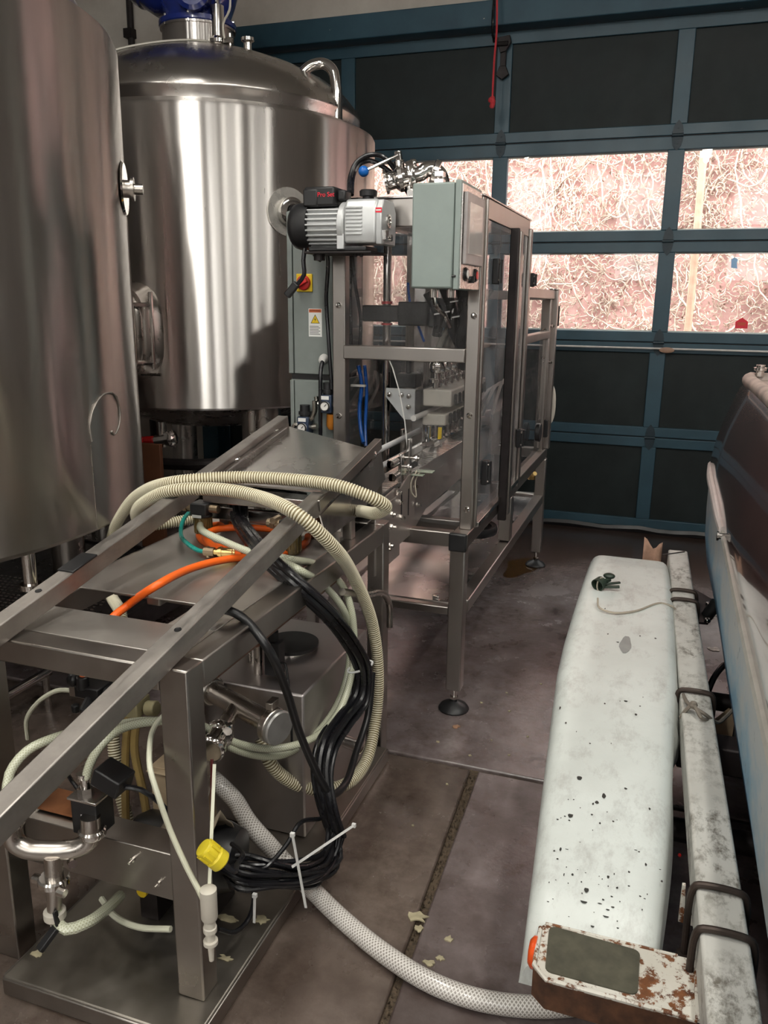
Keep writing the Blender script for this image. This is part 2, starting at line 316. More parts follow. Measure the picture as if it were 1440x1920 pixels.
alu = plain('cast_aluminium', (.60, .61, .61), .38, .35, .06)
black_plastic = plain('black_plastic', (.012, .012, .013), .42)
black_rubber = plain('black_rubber', (.010, .010, .011), .36, coat=.0)
black_cable = plain('black_cable_jacket', (.008, .008, .010), .28)
grey_paint = plain('grey_green_enamel', (.26, .31, .29), .42, var=.04)
cab_paint = plain('grey_cabinet_enamel', (.205, .228, .215), .42, var=.05)
white_plastic = plain('white_plastic', (.78, .76, .72), .4, var=.05)
ivory_plastic = plain('ivory_plastic', (.62, .58, .50), .4, var=.06)
red_plastic = plain('red_plastic', (.62, .02, .02), .35, var=.05)
yellow_plastic = plain('yellow_plastic', (.80, .55, .02), .4, var=.06)
plug_yellow = plain('yellow_plug_rubber', (.72, .58, .03), .45, var=.08)
blue_ball = plain('blue_plastic', (.01, .13, .48), .3, var=.05)
blue_tube = plain('blue_tubing', (.01, .10, .42), .3)
motor_blue = plain('blue_motor_enamel', (.008, .022, .17), .25, coat=.4)
orange_hose = plain('orange_hose_rubber', (1.0, .15, .015), .38, var=.05)
teal_hose = plain('teal_tubing', (.015, .30, .25), .3, var=.06)
brass = plain('brass', (.62, .44, .18), .3, 1)
bronze = plain('old_brass_fitting', (.30, .23, .15), .4, .8)
amber = plain('amber_bowl', (.45, .16, .02), .2, var=.2)
smoke_bowl = plain('brown_filter_bowl', (.16, .11, .04), .25, var=.2)
paper = plain('paper_label', (.80, .79, .76), .6, var=.03)
ink = plain('black_ink', (.01, .01, .01), .6)
ink_grey = plain('grey_ink', (.16, .16, .17), .6)
ink_red = plain('red_ink', (.85, .02, .05), .5)
ink_orange = plain('orange_ink', (.60, .13, .04), .5)
cream_tube = plain('cream_tubing', (.66, .66, .52), .35, var=.06)
tan_tube = plain('tan_tubing', (.40, .28, .10), .4, var=.1)
wire_tie = plain('white_cable_tie', (.72, .72, .70), .4)
wood = plain('brown_board', (.14, .05, .02), .7, scale=5, var=.3)
cardboard = plain('cardboard', (.45, .34, .22), .8)
rope_mat = plain('grey_rope', (.20, .17, .14), .9)
cord_mat = plain('tan_cord', (.40, .35, .28), .8)
iron = plain('dark_iron', (.025, .02, .02), .5, .5, var=.3)
rod_rust = plain('dark_u_bolt_steel', (.055, .04, .033), .45, .6, var=.35)
door_blue = plain('blue_door_paint', (.026, .070, .098), .42, var=.14, scale=5)
trim_m, nt, p = mat('chipped_blue_paint')
n = noise(nt, 11, 6, .7, sc=(.6, 1, 1.5)); base = ramp(nt, noise(nt, 5), [(.3, (.016, .055, .085)), (.7, (.028, .085, .12))])
lk(nt, mix(nt, ramp(nt, n, [(.685, g3(0)), (.70, g3(1))]), base, (.6, .57, .53)), p.inputs['Base Color']); p.inputs['Roughness'].default_value = .5
door_panel = plain('dark_door_panel', (.013, .019, .0195), .6, var=.3, scale=4, spec=.3)
concrete, nt, p = mat('wall_concrete')
n = noise(nt, 2.2, 8, .65); lk(nt, ramp(nt, n, [(.25, (.44, .39, .34)), (.6, (.60, .55, .49)), (.85, (.66, .61, .55))]), p.inputs['Base Color']); p.inputs['Roughness'].default_value = .9
bump(nt, p, noise(nt, 30, 6), .4)
wall_paint = plain('painted_wall', (.20, .19, .18), .8, scale=3)
ceil_paint = plain('ceiling_paint', (.56, .55, .52), .85, scale=3)
# wet, stained concrete floor
def concrete_floor(name, tint):
    m, nt, p = mat(name)
    def tn(c): return tuple(v * t for v, t in zip(c, tint))
    a = ramp(nt, noise(nt, 1.6, 7, .66), [(.30, tn((.072, .052, .044))), (.52, tn((.15, .117, .110))), (.75, tn((.31, .26, .26)))])
    b = ramp(nt, noise(nt, 11, 7, .7), [(.35, tn((.085, .062, .056))), (.68, tn((.38, .325, .33)))])
    c = mix(nt, .42, a, b)
    st = ramp(nt, noise(nt, .9, 5, .6, sc=(1, .8, 1)), [(.46, g3(.0)), (.60, g3(.6))])
    c = mix(nt, st, c, (.040, .024, .018))
    ge = nt.nodes.new('ShaderNodeNewGeometry'); sy = nt.nodes.new('ShaderNodeSeparateXYZ'); lk(nt, ge.outputs['Position'], sy.inputs[0])
    w = math_n(nt, 'ADD', math_n(nt, 'MULTIPLY', sy.outputs[1], .42), noise(nt, 1.4, 6, .65))
    wet = ramp(nt, math_n(nt, 'MULTIPLY', w, .33), [(.78, g3(0)), (.86, g3(.85))])
    c = mix(nt, wet, c, (.040, .022, .015))
    lk(nt, c, p.inputs['Base Color'])
    rg = ramp(nt, noise(nt, 2.6, 6, .65), [(.34, g3(.10)), (.50, g3(.24)), (.7, g3(.46))])
    lk(nt, mix(nt, wet, rg, (.16, .16, .16)), p.inputs['Roughness'])
    p.inputs['Specular IOR Level'].default_value = .95
    bump(nt, p, noise(nt, 45, 7, .7), .30, .003)
    return m
floor_m = concrete_floor('stained_concrete_floor', (1, 1, 1))
floor_warm = concrete_floor('brown_stained_concrete', (.66, .62, .52))
joint_m = plain('gritty_joint', (.085, .06, .038), .9, var=.5, scale=120, bumpy=.8)
tread = plain('dark_tread_plate', (.05, .045, .045), .3, .6, var=.3, scale=30)
rust_shade = plain('dark_rust', (.075, .032, .015), .85, var=.5, scale=30, bumpy=.4)  # rusty step flange, with the shade under the step put into its colour
clear_panel = glassy('clear_polycarbonate', (.92, .92, .92), .02, .035, 1.65)
door_poly = glassy('scuffed_polycarbonate_door', (.86, .85, .86), .03, .16, 1.7)  # raised diffuse haze holds part of the doors' milky reflection
pane_glass = glassy('window_glass', (.96, .97, .96), .0, .015)
# hoses
ribm, nt, p = mat('ribbed_suction_hose')
uv = nt.nodes.new('ShaderNodeTexCoord'); sp = nt.nodes.new('ShaderNodeSeparateXYZ'); lk(nt, uv.outputs['UV'], sp.inputs[0])
PITCH = .0078
s = math_n(nt, 'SINE', math_n(nt, 'MULTIPLY', sp.outputs[1], 2 * PI / PITCH))
s = math_n(nt, 'ADD', math_n(nt, 'MULTIPLY', s, .5), .5)
lk(nt, ramp(nt, s, [(.30, (.20, .155, .07)), (.62, (.76, .71, .54))]), p.inputs['Base Color'])
p.inputs['Roughness'].default_value = .32; p.inputs['Subsurface Weight'].default_value = .0
def braided(name, colA, colB, freq, around, rough=.3):
    m, nt, p = mat(name)
    uv = nt.nodes.new('ShaderNodeTexCoord'); sp = nt.nodes.new('ShaderNodeSeparateXYZ'); lk(nt, uv.outputs['UV'], sp.inputs[0])
    q = []
    for sg in (1, -1):
        ph = math_n(nt, 'ADD', math_n(nt, 'MULTIPLY', sp.outputs[1], 2 * PI * freq), math_n(nt, 'MULTIPLY', sp.outputs[0], sg * 2 * PI * around))
        q.append(math_n(nt, 'SINE', ph))
    v = math_n(nt, 'ADD', math_n(nt, 'MULTIPLY', math_n(nt, 'MAXIMUM', q[0], q[1]), .5), .5)
    lk(nt, ramp(nt, v, [(.45, colA), (.95, colB)]), p.inputs['Base Color']); p.inputs['Roughness'].default_value = rough
    p.inputs['Coat Weight'].default_value = .4; p.inputs['Coat Roughness'].default_value = .12
    return m
braid_m = braided('braided_clear_hose', (.30, .27, .24), (.78, .75, .71), 110, 12)
clear_m = braided('pale_green_braided_tube', (.46, .47, .32), (.66, .68, .54), 150, 8, .25)
# trailer and boat
fender_m, nt, p = mat('weathered_white_fender')
base = ramp(nt, noise(nt, 2.2, 6, .6), [(.3, (.58, .61, .58)), (.65, (.72, .76, .73))])
sm = ramp(nt, noise(nt, 9, 8, .78, sc=(1.6, .8, 1)), [(.50, g3(0)), (.68, g3(.55))]); base = mix(nt, sm, base, (.36, .35, .33))
tc = nt.nodes.new('ShaderNodeTexCoord'); vo = nt.nodes.new('ShaderNodeTexVoronoi'); vo.inputs['Scale'].default_value = 30; mpv = nt.nodes.new('ShaderNodeMapping'); mpv.inputs['Scale'].default_value = (1, .66, .6); lk(nt, tc.outputs['Object'], mpv.inputs[0]); lk(nt, mpv.outputs[0], vo.inputs['Vector'])
sc_ = nt.nodes.new('ShaderNodeSeparateColor'); lk(nt, vo.outputs['Color'], sc_.inputs[0])
sz = math_n(nt, 'ADD', math_n(nt, 'MULTIPLY', math_n(nt, 'POWER', sc_.outputs[0], 5.0), .36), .035)
sz = math_n(nt, 'MULTIPLY', sz, math_n(nt, 'GREATER_THAN', sc_.outputs[1], .55))
sz = math_n(nt, 'MULTIPLY', sz, ramp(nt, noise(nt, 5, 3), [(.38, g3(.2)), (.52, g3(1))]))
spots = math_n(nt, 'LESS_THAN', vo.outputs['Distance'], sz)
sy = nt.nodes.new('ShaderNodeSeparateXYZ'); lk(nt, tc.outputs['Object'], sy.inputs[0])
near = ramp(nt, math_n(nt, 'ADD', math_n(nt, 'MULTIPLY', sy.outputs[1], -.8), .3), [(.62, g3(0)), (.86, g3(1))])
spots = math_n(nt, 'MULTIPLY', spots, near)
lk(nt, base, p.inputs['Base Color']); p.inputs['Roughness'].default_value = .38
bump(nt, p, noise(nt, 7, 8, .7), .35, .006)
tube_m, nt, p = mat('mildewed_white_paint')
base = ramp(nt, noise(nt, 4, 5), [(.3, (.50, .49, .45)), (.7, (.64, .63, .59))])
d = ramp(nt, noise(nt, 34, 8, .75, sc=(1, .6, 1)), [(.47, g3(0)), (.62, g3(.9))]); d2 = ramp(nt, noise(nt, 3.2, 4, .6), [(.40, g3(0)), (.58, g3(1))])
lk(nt, mix(nt, math_n(nt, 'MULTIPLY', d, d2), base, (.10, .085, .06)), p.inputs['Base Color']); p.inputs['Roughness'].default_value = .55
rust_m, nt, p = mat('rusty_white_paint')
base = ramp(nt, noise(nt, 6, 5), [(.3, (.55, .52, .45)), (.7, (.68, .66, .60))])
f = ramp(nt, noise(nt, 26, 8, .74), [(.50, g3(0)), (.55, g3(1))])
rc = ramp(nt, noise(nt, 40, 5), [(.3, (.07, .022, .008)), (.7, (.24, .085, .022))])
lk(nt, mix(nt, f, base, rc), p.inputs['Base Color']); p.inputs['Roughness'].default_value = .65; bump(nt, p, f, .3, .002)
grip_m = plain('grey_grip_pad', (.070, .066, .045), .85, var=.3, scale=26, bumpy=.4)
reflector_m = plain('orange_reflector', (.75, .09, .015), .2, coat=.5)
gelcoat = plain('maroon_gelcoat', (.105, .052, .048), .20, var=.25, scale=3, coat=1)
hull_m, nt, p = mat('blotched_blue_hull')
n = noise(nt, 7, 6, .68, sc=(1, .6, 1)); tcz = nt.nodes.new('ShaderNodeTexCoord'); sz2 = nt.nodes.new('ShaderNodeSeparateXYZ'); lk(nt, tcz.outputs['Object'], sz2.inputs[0])
zz = math_n(nt, 'ADD', math_n(nt, 'MULTIPLY', sz2.outputs[2], -1.0), math_n(nt, 'MULTIPLY', n, .72))
hc = ramp(nt, zz, [(.0, (.42, .42, .40)), (.18, (.36, .40, .42)), (.34, (.13, .29, .42)), (.5, (.06, .17, .30))])
zf = ramp(nt, noise(nt, 18, 6, .7), [(.62, g3(0)), (.68, g3(.8))])
lk(nt, mix(nt, zf, hc, (.03, .075, .14)), p.inputs['Base Color']); p.inputs['Roughness'].default_value = .42
strake_m = plain('white_rub_strip', (.62, .56, .54), .35, var=.08)
green_m = plain('dark_green_plastic', (.022, .036, .024), .45)
tyre_m = plain('tyre_rubber', (.015, .014, .013), .8)
flake_m = plain('dry_flakes', (.42, .37, .24), .8, var=.25, scale=40)
leaf_m = plain('dry_leaf', (.36, .20, .12), .75, var=.3, scale=60)
bank_m, nt, p = mat('reddish_bank_earth')
lk(nt, ramp(nt, noise(nt, 2.5, 8, .7), [(.3, (.42, .22, .21)), (.7, (.66, .44, .41))]), p.inputs['Base Color']); p.inputs['Roughness'].default_value = .95
vine_m = plain('pale_dry_vine', (.66, .56, .47), .8, var=.12, scale=4)
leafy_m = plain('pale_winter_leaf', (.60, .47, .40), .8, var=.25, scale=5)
leafd_m = plain('shaded_leaf', (.36, .25, .20), .85, var=.3, scale=5)  # darker, redder leaf tone for the deeper layer
bark_m = plain('pale_bark', (.52, .35, .26), .9, var=.2, scale=8)
asphalt = plain('yard_paving', (.20, .17, .16), .9)
screen_m = plain('touch_screen_glass', (.60, .54, .50), .06, 0, .02, spec=1.0)  # pale pinkish base colour carries some of the window's reflection
hmi_face = steel('brushed_panel_face', (.70, .66, .63), .22, .34, scale=20)
red_cord = plain('red_cord', (.55, .04, .05), .6)
# ------------------------------------------------------------------ setting
FX0, FX1, FY0, FY1 = -5.0, 4.6, -5.0, 5.95
b = M(); b.box(FX0, FX1, FY0, FY1, -.10, -.014); floor = struct('floor', b, joint_m)
def slab(x0, x1, y0, y1): 
    o = obj('slab', M().box(x0, x1, y0, y1, -.09, 0), floor_m, floor, bevel=.006); return o
YJ = 2.478; XJ = -.500
slab(FX0, FX1, YJ + .008, FY1)
def slab_q(poly, m):
    return obj('slab', M().prism(poly, (0, 0, -.09), (1, 0, 0), (0, 1, 0), (0, 0, .09)), m, floor, bevel=.006)
slab_q([(FX0, FY0), (-.46, FY0), (-.475, 1.2), (-.528, YJ - .012), (FX0, YJ - .012)], floor_warm)
slab_q([(-.445, FY0), (FX1, FY0), (FX1, YJ - .012), (-.500, YJ - .012), (-.456, 1.2)], floor_m)
q = M(); rg_ = random.Random(2)
for i in range(420):
    t_ = rg_.random(); y = -0.2 + 2.66 * t_; x = (-.452 - .0 if y < 1.2 else -.466 - .047 * (y - 1.2) / 1.28) + rg_.uniform(-.014, .010); s_ = rg_.uniform(.0025, .006)
    q.add([(x + s_ * rg_.uniform(-1, 1), y + s_ * rg_.uniform(-1, 1), -.014 + s_ * k) for k in (0, .2, .3, 2.4)], [(0, 1, 3), (1, 2, 3), (2, 0, 3)])
g_ = obj('joint_grit', q, joint_m, floor, smooth=20); g_['kind'] = 'stuff'
struct('wall_back', M().box(FX0, -3.42, 5.72, 6.0, -.1, 4.6).box(3.35, FX1, 5.72, 6.0, -.1, 4.6).box(-3.42, 3.35, 5.72, 6.0, 3.36, 4.6), concrete)
struct('wall_left', M().box(FX0 - .2, FX0, FY0, 6.0, -.1, 4.6), wall_paint)
struct('wall_right', M().box(FX1, FX1 + .2, FY0, 6.0, -.1, 4.6), wall_paint)
m = M(); WX = [(-3.3, -2.4), (-1.3, -.4), (.7, 1.6), (2.7, 3.6)]; e = FX0
for a_, b_ in WX: m.box(e, a_, FY0 - .2, FY0, -.1, 4.6).box(a_, b_, FY0 - .2, FY0, -.1, 1.9).box(a_, b_, FY0 - .2, FY0, 3.9, 4.6); e = b_
struct('wall_front', m.box(e, FX1, FY0 - .2, FY0, -.1, 4.6), wall_paint)
for i, (a_, b_) in enumerate(WX):  # unseen windows, added to throw bright upright bands onto the tanks
    w_ = struct('window_%d' % (i + 1), M().box(a_, b_, FY0 - .12, FY0 - .06, 1.9, 1.96).box(a_, b_, FY0 - .12, FY0 - .06, 3.84, 3.9).box(a_, a_ + .05, FY0 - .12, FY0 - .06, 1.96, 3.84).box(b_ - .05, b_, FY0 - .12, FY0 - .06, 1.96, 3.84).box(a_ + .05, b_ - .05, FY0 - .11, FY0 - .07, 2.88, 2.92), white_plastic)
    for z0, z1 in ((1.96, 2.88), (2.92, 3.84)): obj('pane', M().box(a_ + .05, b_ - .05, FY0 - .092, FY0 - .088, z0, z1), pane_glass, w_, smooth=10)
ceil = struct('ceiling', M().box(FX0, FX1, FY0, 6.0, 4.6, 4.8), ceil_paint)
for x, y, z in TUBES:
    obj('light_housing', M().box(x - .11, x + .11, y - .8, y + .8, z + .015, z + .09), white_plastic, ceil, bevel=.008)
    objs('hanger_rod', M().cyl((x, y - .6, z + .09), (x, y - .6, 4.62), .006).cyl((x, y + .6, z + .09), (x, y + .6, 4.62), .006), iron, ceil)
struct('trim_1', M().box(-3.5, 3.45, 5.66, 5.95, 3.225, 3.372), trim_m, bevel=.006)
struct('trim_2', M().box(-3.5, -3.36, 5.68, 5.9, 0, 3.225), trim_m, bevel=.006)
struct('trim_3', M().box(3.30, 3.44, 5.68, 5.9, 0, 3.225), trim_m, bevel=.006)
hinge_m = plain('dark_hinge_paint', (.010, .026, .038), .5)
# sectional garage door
DY = 5.79
door = bpy.data.objects.new('door_1', None); COL.objects.link(door); door.location = (-.6, DY, 0); WL['door_1'] = Vector((-.6, DY, 0)); door['kind'] = 'structure'
ZS = [.035, .672, 1.300, 1.932, 2.555, 3.225]; XS = [-3.36, -2.295, -1.21, -.105, .995, 2.095, 3.30]
SW = .050
for r in range(5):
    z0, z1 = ZS[r] + .003, ZS[r + 1] - .003
    m = M(); gl = r in (2, 3)
    lo = .065; hi = .065 if r != 3 else .078
    if r == 4: hi = .075
    m.box(XS[0], XS[-1], DY, DY + .045, z0, z0 + lo).box(XS[0], XS[-1], DY, DY + .045, z1 - hi, z1)
    for i, x in enumerate(XS):
        w = SW if r else .046
        m.box(x - w, x + w, DY - .002, DY + .043, z0 + lo - .001, z1 - hi + .001)
    sec = obj('section', m, door_blue, door, bevel=.004)
    for i in range(6):
        x0, x1 = XS[i] + SW, XS[i + 1] - SW
        if gl:
            obj('pane', M().box(x0 - .01, x1 + .01, DY + .022, DY + .028, z0 + lo - .01, z1 - hi + .01), pane_glass, sec, smooth=10)
            bd = M().box(x0, x1, DY + .030, DY + .04, z0 + lo, z0 + lo + .008).box(x0, x1, DY + .03, DY + .04, z1 - hi - .008, z1 - hi)
            objs('glazing_bead', bd, white_plastic, sec)
        else:
            obj('panel', M().box(x0 - .01, x1 + .01, DY + .020, DY + .032, z0 + lo - .01, z1 - hi + .01), door_panel, sec)
    if r:
        obj('seam_strip', M().box(XS[0], XS[-1], DY + .012, DY + .044, ZS[r] - .004, ZS[r] + .004), iron, door)
        for x in XS[1:6]:
            zc = ZS[r]
            h = M().prism([(-.032, -.02), (.032, -.02), (.024, -.06), (0, -.088), (-.024, -.06)], (x, DY - .004, zc), (1, 0, 0), (0, 0, 1), (0, -.005, 0))
            h.prism([(-.032, .02), (.032, .02), (.024, .06), (0, .088), (-.024, .06)], (x, DY - .004, zc), (1, 0, 0), (0, 0, 1), (0, -.005, 0))
            h.cyl((x - .034, DY - .012, zc), (x + .034, DY - .012, zc), .011, 10).box(x - .03, x + .03, DY - .012, DY - .002, zc - .022, zc + .022)
            h.cyl((x, DY - .013, zc + .045), (x, DY - .006, zc + .045), .007, 8).cyl((x, DY - .013, zc - .045), (x, DY - .006, zc - .045), .007, 8)
            obj('hinge', h, hinge_m, sec)
seal = [(-3.36 + .12 * i, DY + .02, .018 + .006 * math.sin(i * 1.7) + .006 * random.random()) for i in range(56)]
obj('bottom_seal', M().tube(seal, .032, 8), black_rubber, door)
obj('lock_bar', M().cyl((-3.3, DY - .03, 1.262), (3.25, DY - .03, 1.262), .0065, 8), plain('galvanised_bar', (.55, .52, .50), .4), door)
obj('bar_plate', M().ball((-.05, DY - .036, 1.254), .048, 20, sy=.10, sz=.38), plain('tan_plate', (.36, .22, .15), .5), door)
lt = M().box(-1.232, -1.196, DY - .03, DY - .004, 2.99, 3.17).prism([(-.05, .05), (.04, .06), (.05, .02), (.02, -.03), (-.018, -.04), (-.03, .0)], (-1.214, DY - .045, 3.13), (1, 0, 0), (0, 0, 1), (0, .03, 0)).prism([(-.02, .03), (.02, .03), (.042, -.02), (.03, -.03), (0, -.05), (-.03, -.03), (-.042, -.02)], (-1.214, DY - .04, 2.985), (1, 0, 0), (0, 0, 1), (0, .03, 0)).cyl((-1.25, DY - .05, 3.14), (-1.18, DY - .05, 3.14), .014, 10).bar((-1.25, DY - .04, 3.14), (-1.285, DY - .05, 3.20), .014, .02)
obj('latch_bracket', lt, iron, door, bevel=.003)
tag(obj('latch_cable', M().tube(spline([(-1.26, 5.70, 3.50), (-1.262, 5.64, 3.33), (-1.262, 5.64, 3.2), (-1.268, 5.72, 3.15)]), .009, 8), black_cable), 'black cable running down the wall to the iron latch on the blue garage door', 'cable')
t = thing('pull_cord', 'thin red pull cord with a knotted end hanging before the blue garage door', 'cord', (-1.226, 5.55, 2.76))
obj('cord', M().tube(spline(PTS['cordpull'] ), .0065, 6), red_cord, t)
k = M(); 
for i in range(5): k.ball((-1.227 + random.uniform(-.012, .012), 5.55 + random.uniform(-.01, .01), 2.765 + random.uniform(-.028, .02)), .017, 8)
obj('knot', k, red_cord, t)
st = obj('house_sticker', M().prism([(-.037, -.03), (.037, -.03), (.037, .012), (0, .037), (-.037, .012)], (.385, DY + .019, 1.43), (1, 0, 0), (0, 0, 1), (0, .002, 0)), ink_red)
tag(st, 'small red house shaped sticker low on the right hand garage door pane', 'sticker')
obj('print_line', M().box(.36, .41, DY + .0175, DY + .019, 1.43, 1.436).box(.363, .407, DY + .0175, DY + .019, 1.42, 1.425), ink_orange, st)
tag(obj('blue_sticker', M().prism([(-.018, -.03), (.02, -.035), (.012, 0), (.018, .02), (-.004, .034), (-.022, .02)], (.304, DY + .019, 1.80), (1, 0, 0), (0, 0, 1), (0, .002, 0)), plain('pale_blue_scrap', (.35, .60, .95), .5)), 'torn pale blue scrap stuck high on the lower right garage door pane', 'sticker')
tag(obj('wall_conduit', M().cyl((-3.97, 5.69, .3), (-3.95, 5.69, 4.4), .024, 10).box(-4.0, -3.93, 5.66, 5.72, 3.38, 3.44), iron), 'black conduit running up the bare concrete wall behind the tanks', 'conduit')
# outside: yard, bank covered in dry vines
struct('ground', M().box(-14, 14, 6.0, 9.5, -.25, -.06), asphalt)
bk = M(); NX, NZ = 60, 24; V = []; F = []
def bank_y(x, h): return 8.6 + .33 * h + .12 * math.sin(x * 1.3 + h) + .08 * math.sin(x * 3.1 - h * 2.0)
for j in range(NZ + 1):
    for i in range(NX + 1):
        x = -14 + 24 * i / NX; h = -.2 + 5.6 * j / NZ; V.append((x, bank_y(x, h), h))
for j in range(NZ):
    for i in range(NX): a = j * (NX + 1) + i; F.append((a, a + 1, a + NX + 2, a + NX + 1))
bk.add(V, F); struct('terrain', bk, bank_m, smooth=180)
rv = random.Random(3)
vn = M()
for i in range(6000):
    x = rv.uniform(-5.6, 3.6); h = rv.uniform(.8, 3.4); a = rv.uniform(0, 2 * PI); P = []
    up = rv.random() < .03; dep = rv.uniform(.03, .10)
    for k in range(rv.randint(6, 12) if not up else 46):
        P.append((x, bank_y(x, h) - dep - .02 * math.sin(k * .9 + i), h))
        if up: a += (PI / 2 - a) * .12 + rv.uniform(-.3, .3); x += math.cos(a) * .04; h += math.sin(a) * .04
        else: a += rv.uniform(-1.2, 1.2); x += math.cos(a) * .026; h += math.sin(a) * .026
    vn.tube(P, rv.uniform(.0035, .0065) if not up else .009, 3, cap=False)
v = obj('vines', vn, vine_m, smooth=180); v['kind'] = 'stuff'; tag(v, 'tangle of pale dry vines covering the bank outside the garage door', 'vines')
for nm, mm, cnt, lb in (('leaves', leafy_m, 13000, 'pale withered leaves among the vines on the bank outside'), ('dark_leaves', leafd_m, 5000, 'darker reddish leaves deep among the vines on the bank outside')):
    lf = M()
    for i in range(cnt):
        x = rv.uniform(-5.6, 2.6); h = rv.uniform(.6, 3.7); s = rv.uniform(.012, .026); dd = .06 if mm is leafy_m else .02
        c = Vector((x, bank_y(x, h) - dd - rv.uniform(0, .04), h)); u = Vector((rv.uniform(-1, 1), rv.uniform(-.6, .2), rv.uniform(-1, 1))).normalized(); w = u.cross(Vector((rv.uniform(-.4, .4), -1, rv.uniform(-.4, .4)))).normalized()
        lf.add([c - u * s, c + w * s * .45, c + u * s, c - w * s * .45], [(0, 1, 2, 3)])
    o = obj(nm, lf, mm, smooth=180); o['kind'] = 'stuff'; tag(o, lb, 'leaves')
tk = obj('tree_trunk', M().tube(spline([(.08, 8.70, -.1), (.10, 8.75, 1.4), (.09, 8.85, 2.6), (.06, 9.3, 4.2)], .2), .036, 10), bark_m)
tag(tk, 'thin pale tree trunk on the bank behind the right hand pane', 'trunk')
# ------------------------------------------------------------------ tanks
def on_cyl(c, R, deg, z, out=0.0):
    a = math.radians(deg); return Vector((c[0] + (R + out) * math.cos(a), c[1] + (R + out) * math.sin(a), z))
C1 = (-2.75, 2.10); R1 = 1.01; B1 = .80
t1 = thing('front_tank', 'nearest tall stainless tank filling the left edge, with a weld scar low on its side', 'tank', (C1[0], C1[1], 0))
R = R1
obj('shell', M().lathe([(R - .06, B1 - .02), (R - .012, B1), (R, B1 + .012), (R, 2.36), (R - .01, 2.385), (R - .05, 2.41), (R - .09, 2.44), (R - .13, 2.52), (R - .30, 2.66), (R - .6, 2.78), (.1, 2.86)], (*C1, 0), n=128), tank_steel_old, t1, smooth=30)
obj('bottom_dish', M().lathe([(.05, B1 - .10), (.5, B1 - .06), (R - .06, B1 - .012)], (*C1, 0), n=48), dull_pipe, t1)
for d, q_ in ((250, .5), (200, .6), (80, .10), (150, .2)): 
    p = on_cyl(C1, R - q_, d, 0); obj('leg', M().cyl((p.x, p.y, .0), (p.x, p.y, B1 - .02), .075, 20).lathe([(.13, 0), (.13, .02), (.085, .02)], (p.x, p.y, 0), n=20), dull_pipe, t1)
pts = [on_cyl(C1, R, d, z, .002) for d, z in ((3.5, 1.10), (3.2, 1.15), (4.6, 1.20), (7.0, 1.232), (9.5, 1.243), (12.5, 1.235), (14.0, 1.21), (14.6, 1.17), (14.0, 1.13), (11.5, 1.10), (10.4, 1.115))]
obj('weld_scar', M().tube(spline(pts, .015), .006, 6, rf=lambda l: .0030 + .0014 * math.sin(l * 210)), plain('weld_bead', (.33, .30, .27), .5, .6), t1)
p = on_cyl(C1, R, 29, 1.915); nrm = Vector((math.cos(math.radians(29)), math.sin(math.radians(29)), 0))
f = obj('side_port', M().lathe([(.001, .006), (.085, .006), (.092, 0), (.06, -.01)], p, nrm, 24), chrome, t1)
obj('port_stub', M().cyl(p, p + nrm * .03, .03, 16).lathe([(.040, .025), (.040, .035), (.028, .035)], p, nrm, 16).cyl(p + nrm * .035, p + nrm * .065, .018, 12), dull_pipe, t1)
p = on_cyl(C1, R - .10, -9, 0); obj('drain_stub', M().cyl((p.x, p.y, .66), (p.x, p.y, .80), .022, 12).lathe([(.034, .655), (.034, .672), (.022, .672)], (p.x, p.y, 0), n=16), chrome, t1)
obj('shell_seam', M().tube([on_cyl(C1, R, 3.2, z, .0005) for z in (B1 + .01, .95, 1.09)], .0012, 5), dull_pipe, t1)
C2 = (-2.625, 4.464); R2 = .95; B2 = 1.0
t2 = thing('back_tank', 'large stainless tank behind the filling machine with a blue motor on its domed top', 'tank', (C2[0], C2[1], 0))
R = R2
obj('shell', M().lathe([(R - .10, B2 - .01), (R - .01, B2), (R, B2 + .01), (R, 2.415), (R - .008, 2.43), (R - .025, 2.437), (R - .075, 2.462), (R - .088, 2.455)], (*C2, 0), n=128), tank_steel, t2, smooth=30)
obj('dome', M().lathe([(R - .095, 2.44), (R - .095, 2.50), (R - .085, 2.515), (R - .085, 2.53), (R - .10, 2.565), (R - .15, 2.625), (R - .24, 2.69), (R - .38, 2.76), (R - .55, 2.82), (R - .72, 2.86), (.05, 2.885), (.001, 2.885)], (*C2, 0), n=128), dome_steel, t2, smooth=50)
obj('bottom_dish', M().lathe([(.05, B2 - .20), (.4, B2 - .16), (R - .12, B2 - .01)], (*C2, 0), n=48), dull_pipe, t2)
for d in (-40, 50, 140, 230):
    p = on_cyl(C2, R - .22, d, 0); obj('leg', M().cyl((p.x, p.y, 0), (p.x, p.y, B2 + .0), .085, 20), dull_pipe, t2)
p = Vector((-2.12, 3.96, 0)); obj('outlet_pipe', M().cyl((p.x, p.y, .02), (p.x, p.y, B2), .062, 20), dull_pipe, t2)
NX2, NY2 = -2.585, 4.33
obj('neck', M().lathe([(.19, 2.82), (.19, 2.935), (.2, 2.935), (.2, 2.945)], (NX2, NY2, 0), n=40), tank_steel, t2)
mo = obj('drive_motor', M().lathe([(.2, 2.945), (.205, 2.95), (.205, 2.972), (.18, 2.978), (.175, 3.0), (.20, 3.06), (.22, 3.12), (.22, 3.36), (.2, 3.44), (.001, 3.46)], (NX2, NY2, 0), n=32), motor_blue, t2, smooth=40)
mx = Vector((NX2 + .02, NY2, 3.10)); ax = Vector((-.80, -.22, .50)).normalized()
obj('motor_housing', M().lathe([(.16, .1), (.2, .16), (.2, .25), (.21, .26), (.21, .30), (.185, .31), (.185, .62), (.16, .66), (.001, .68)], mx, ax, 32), motor_blue, mo)
q = M()
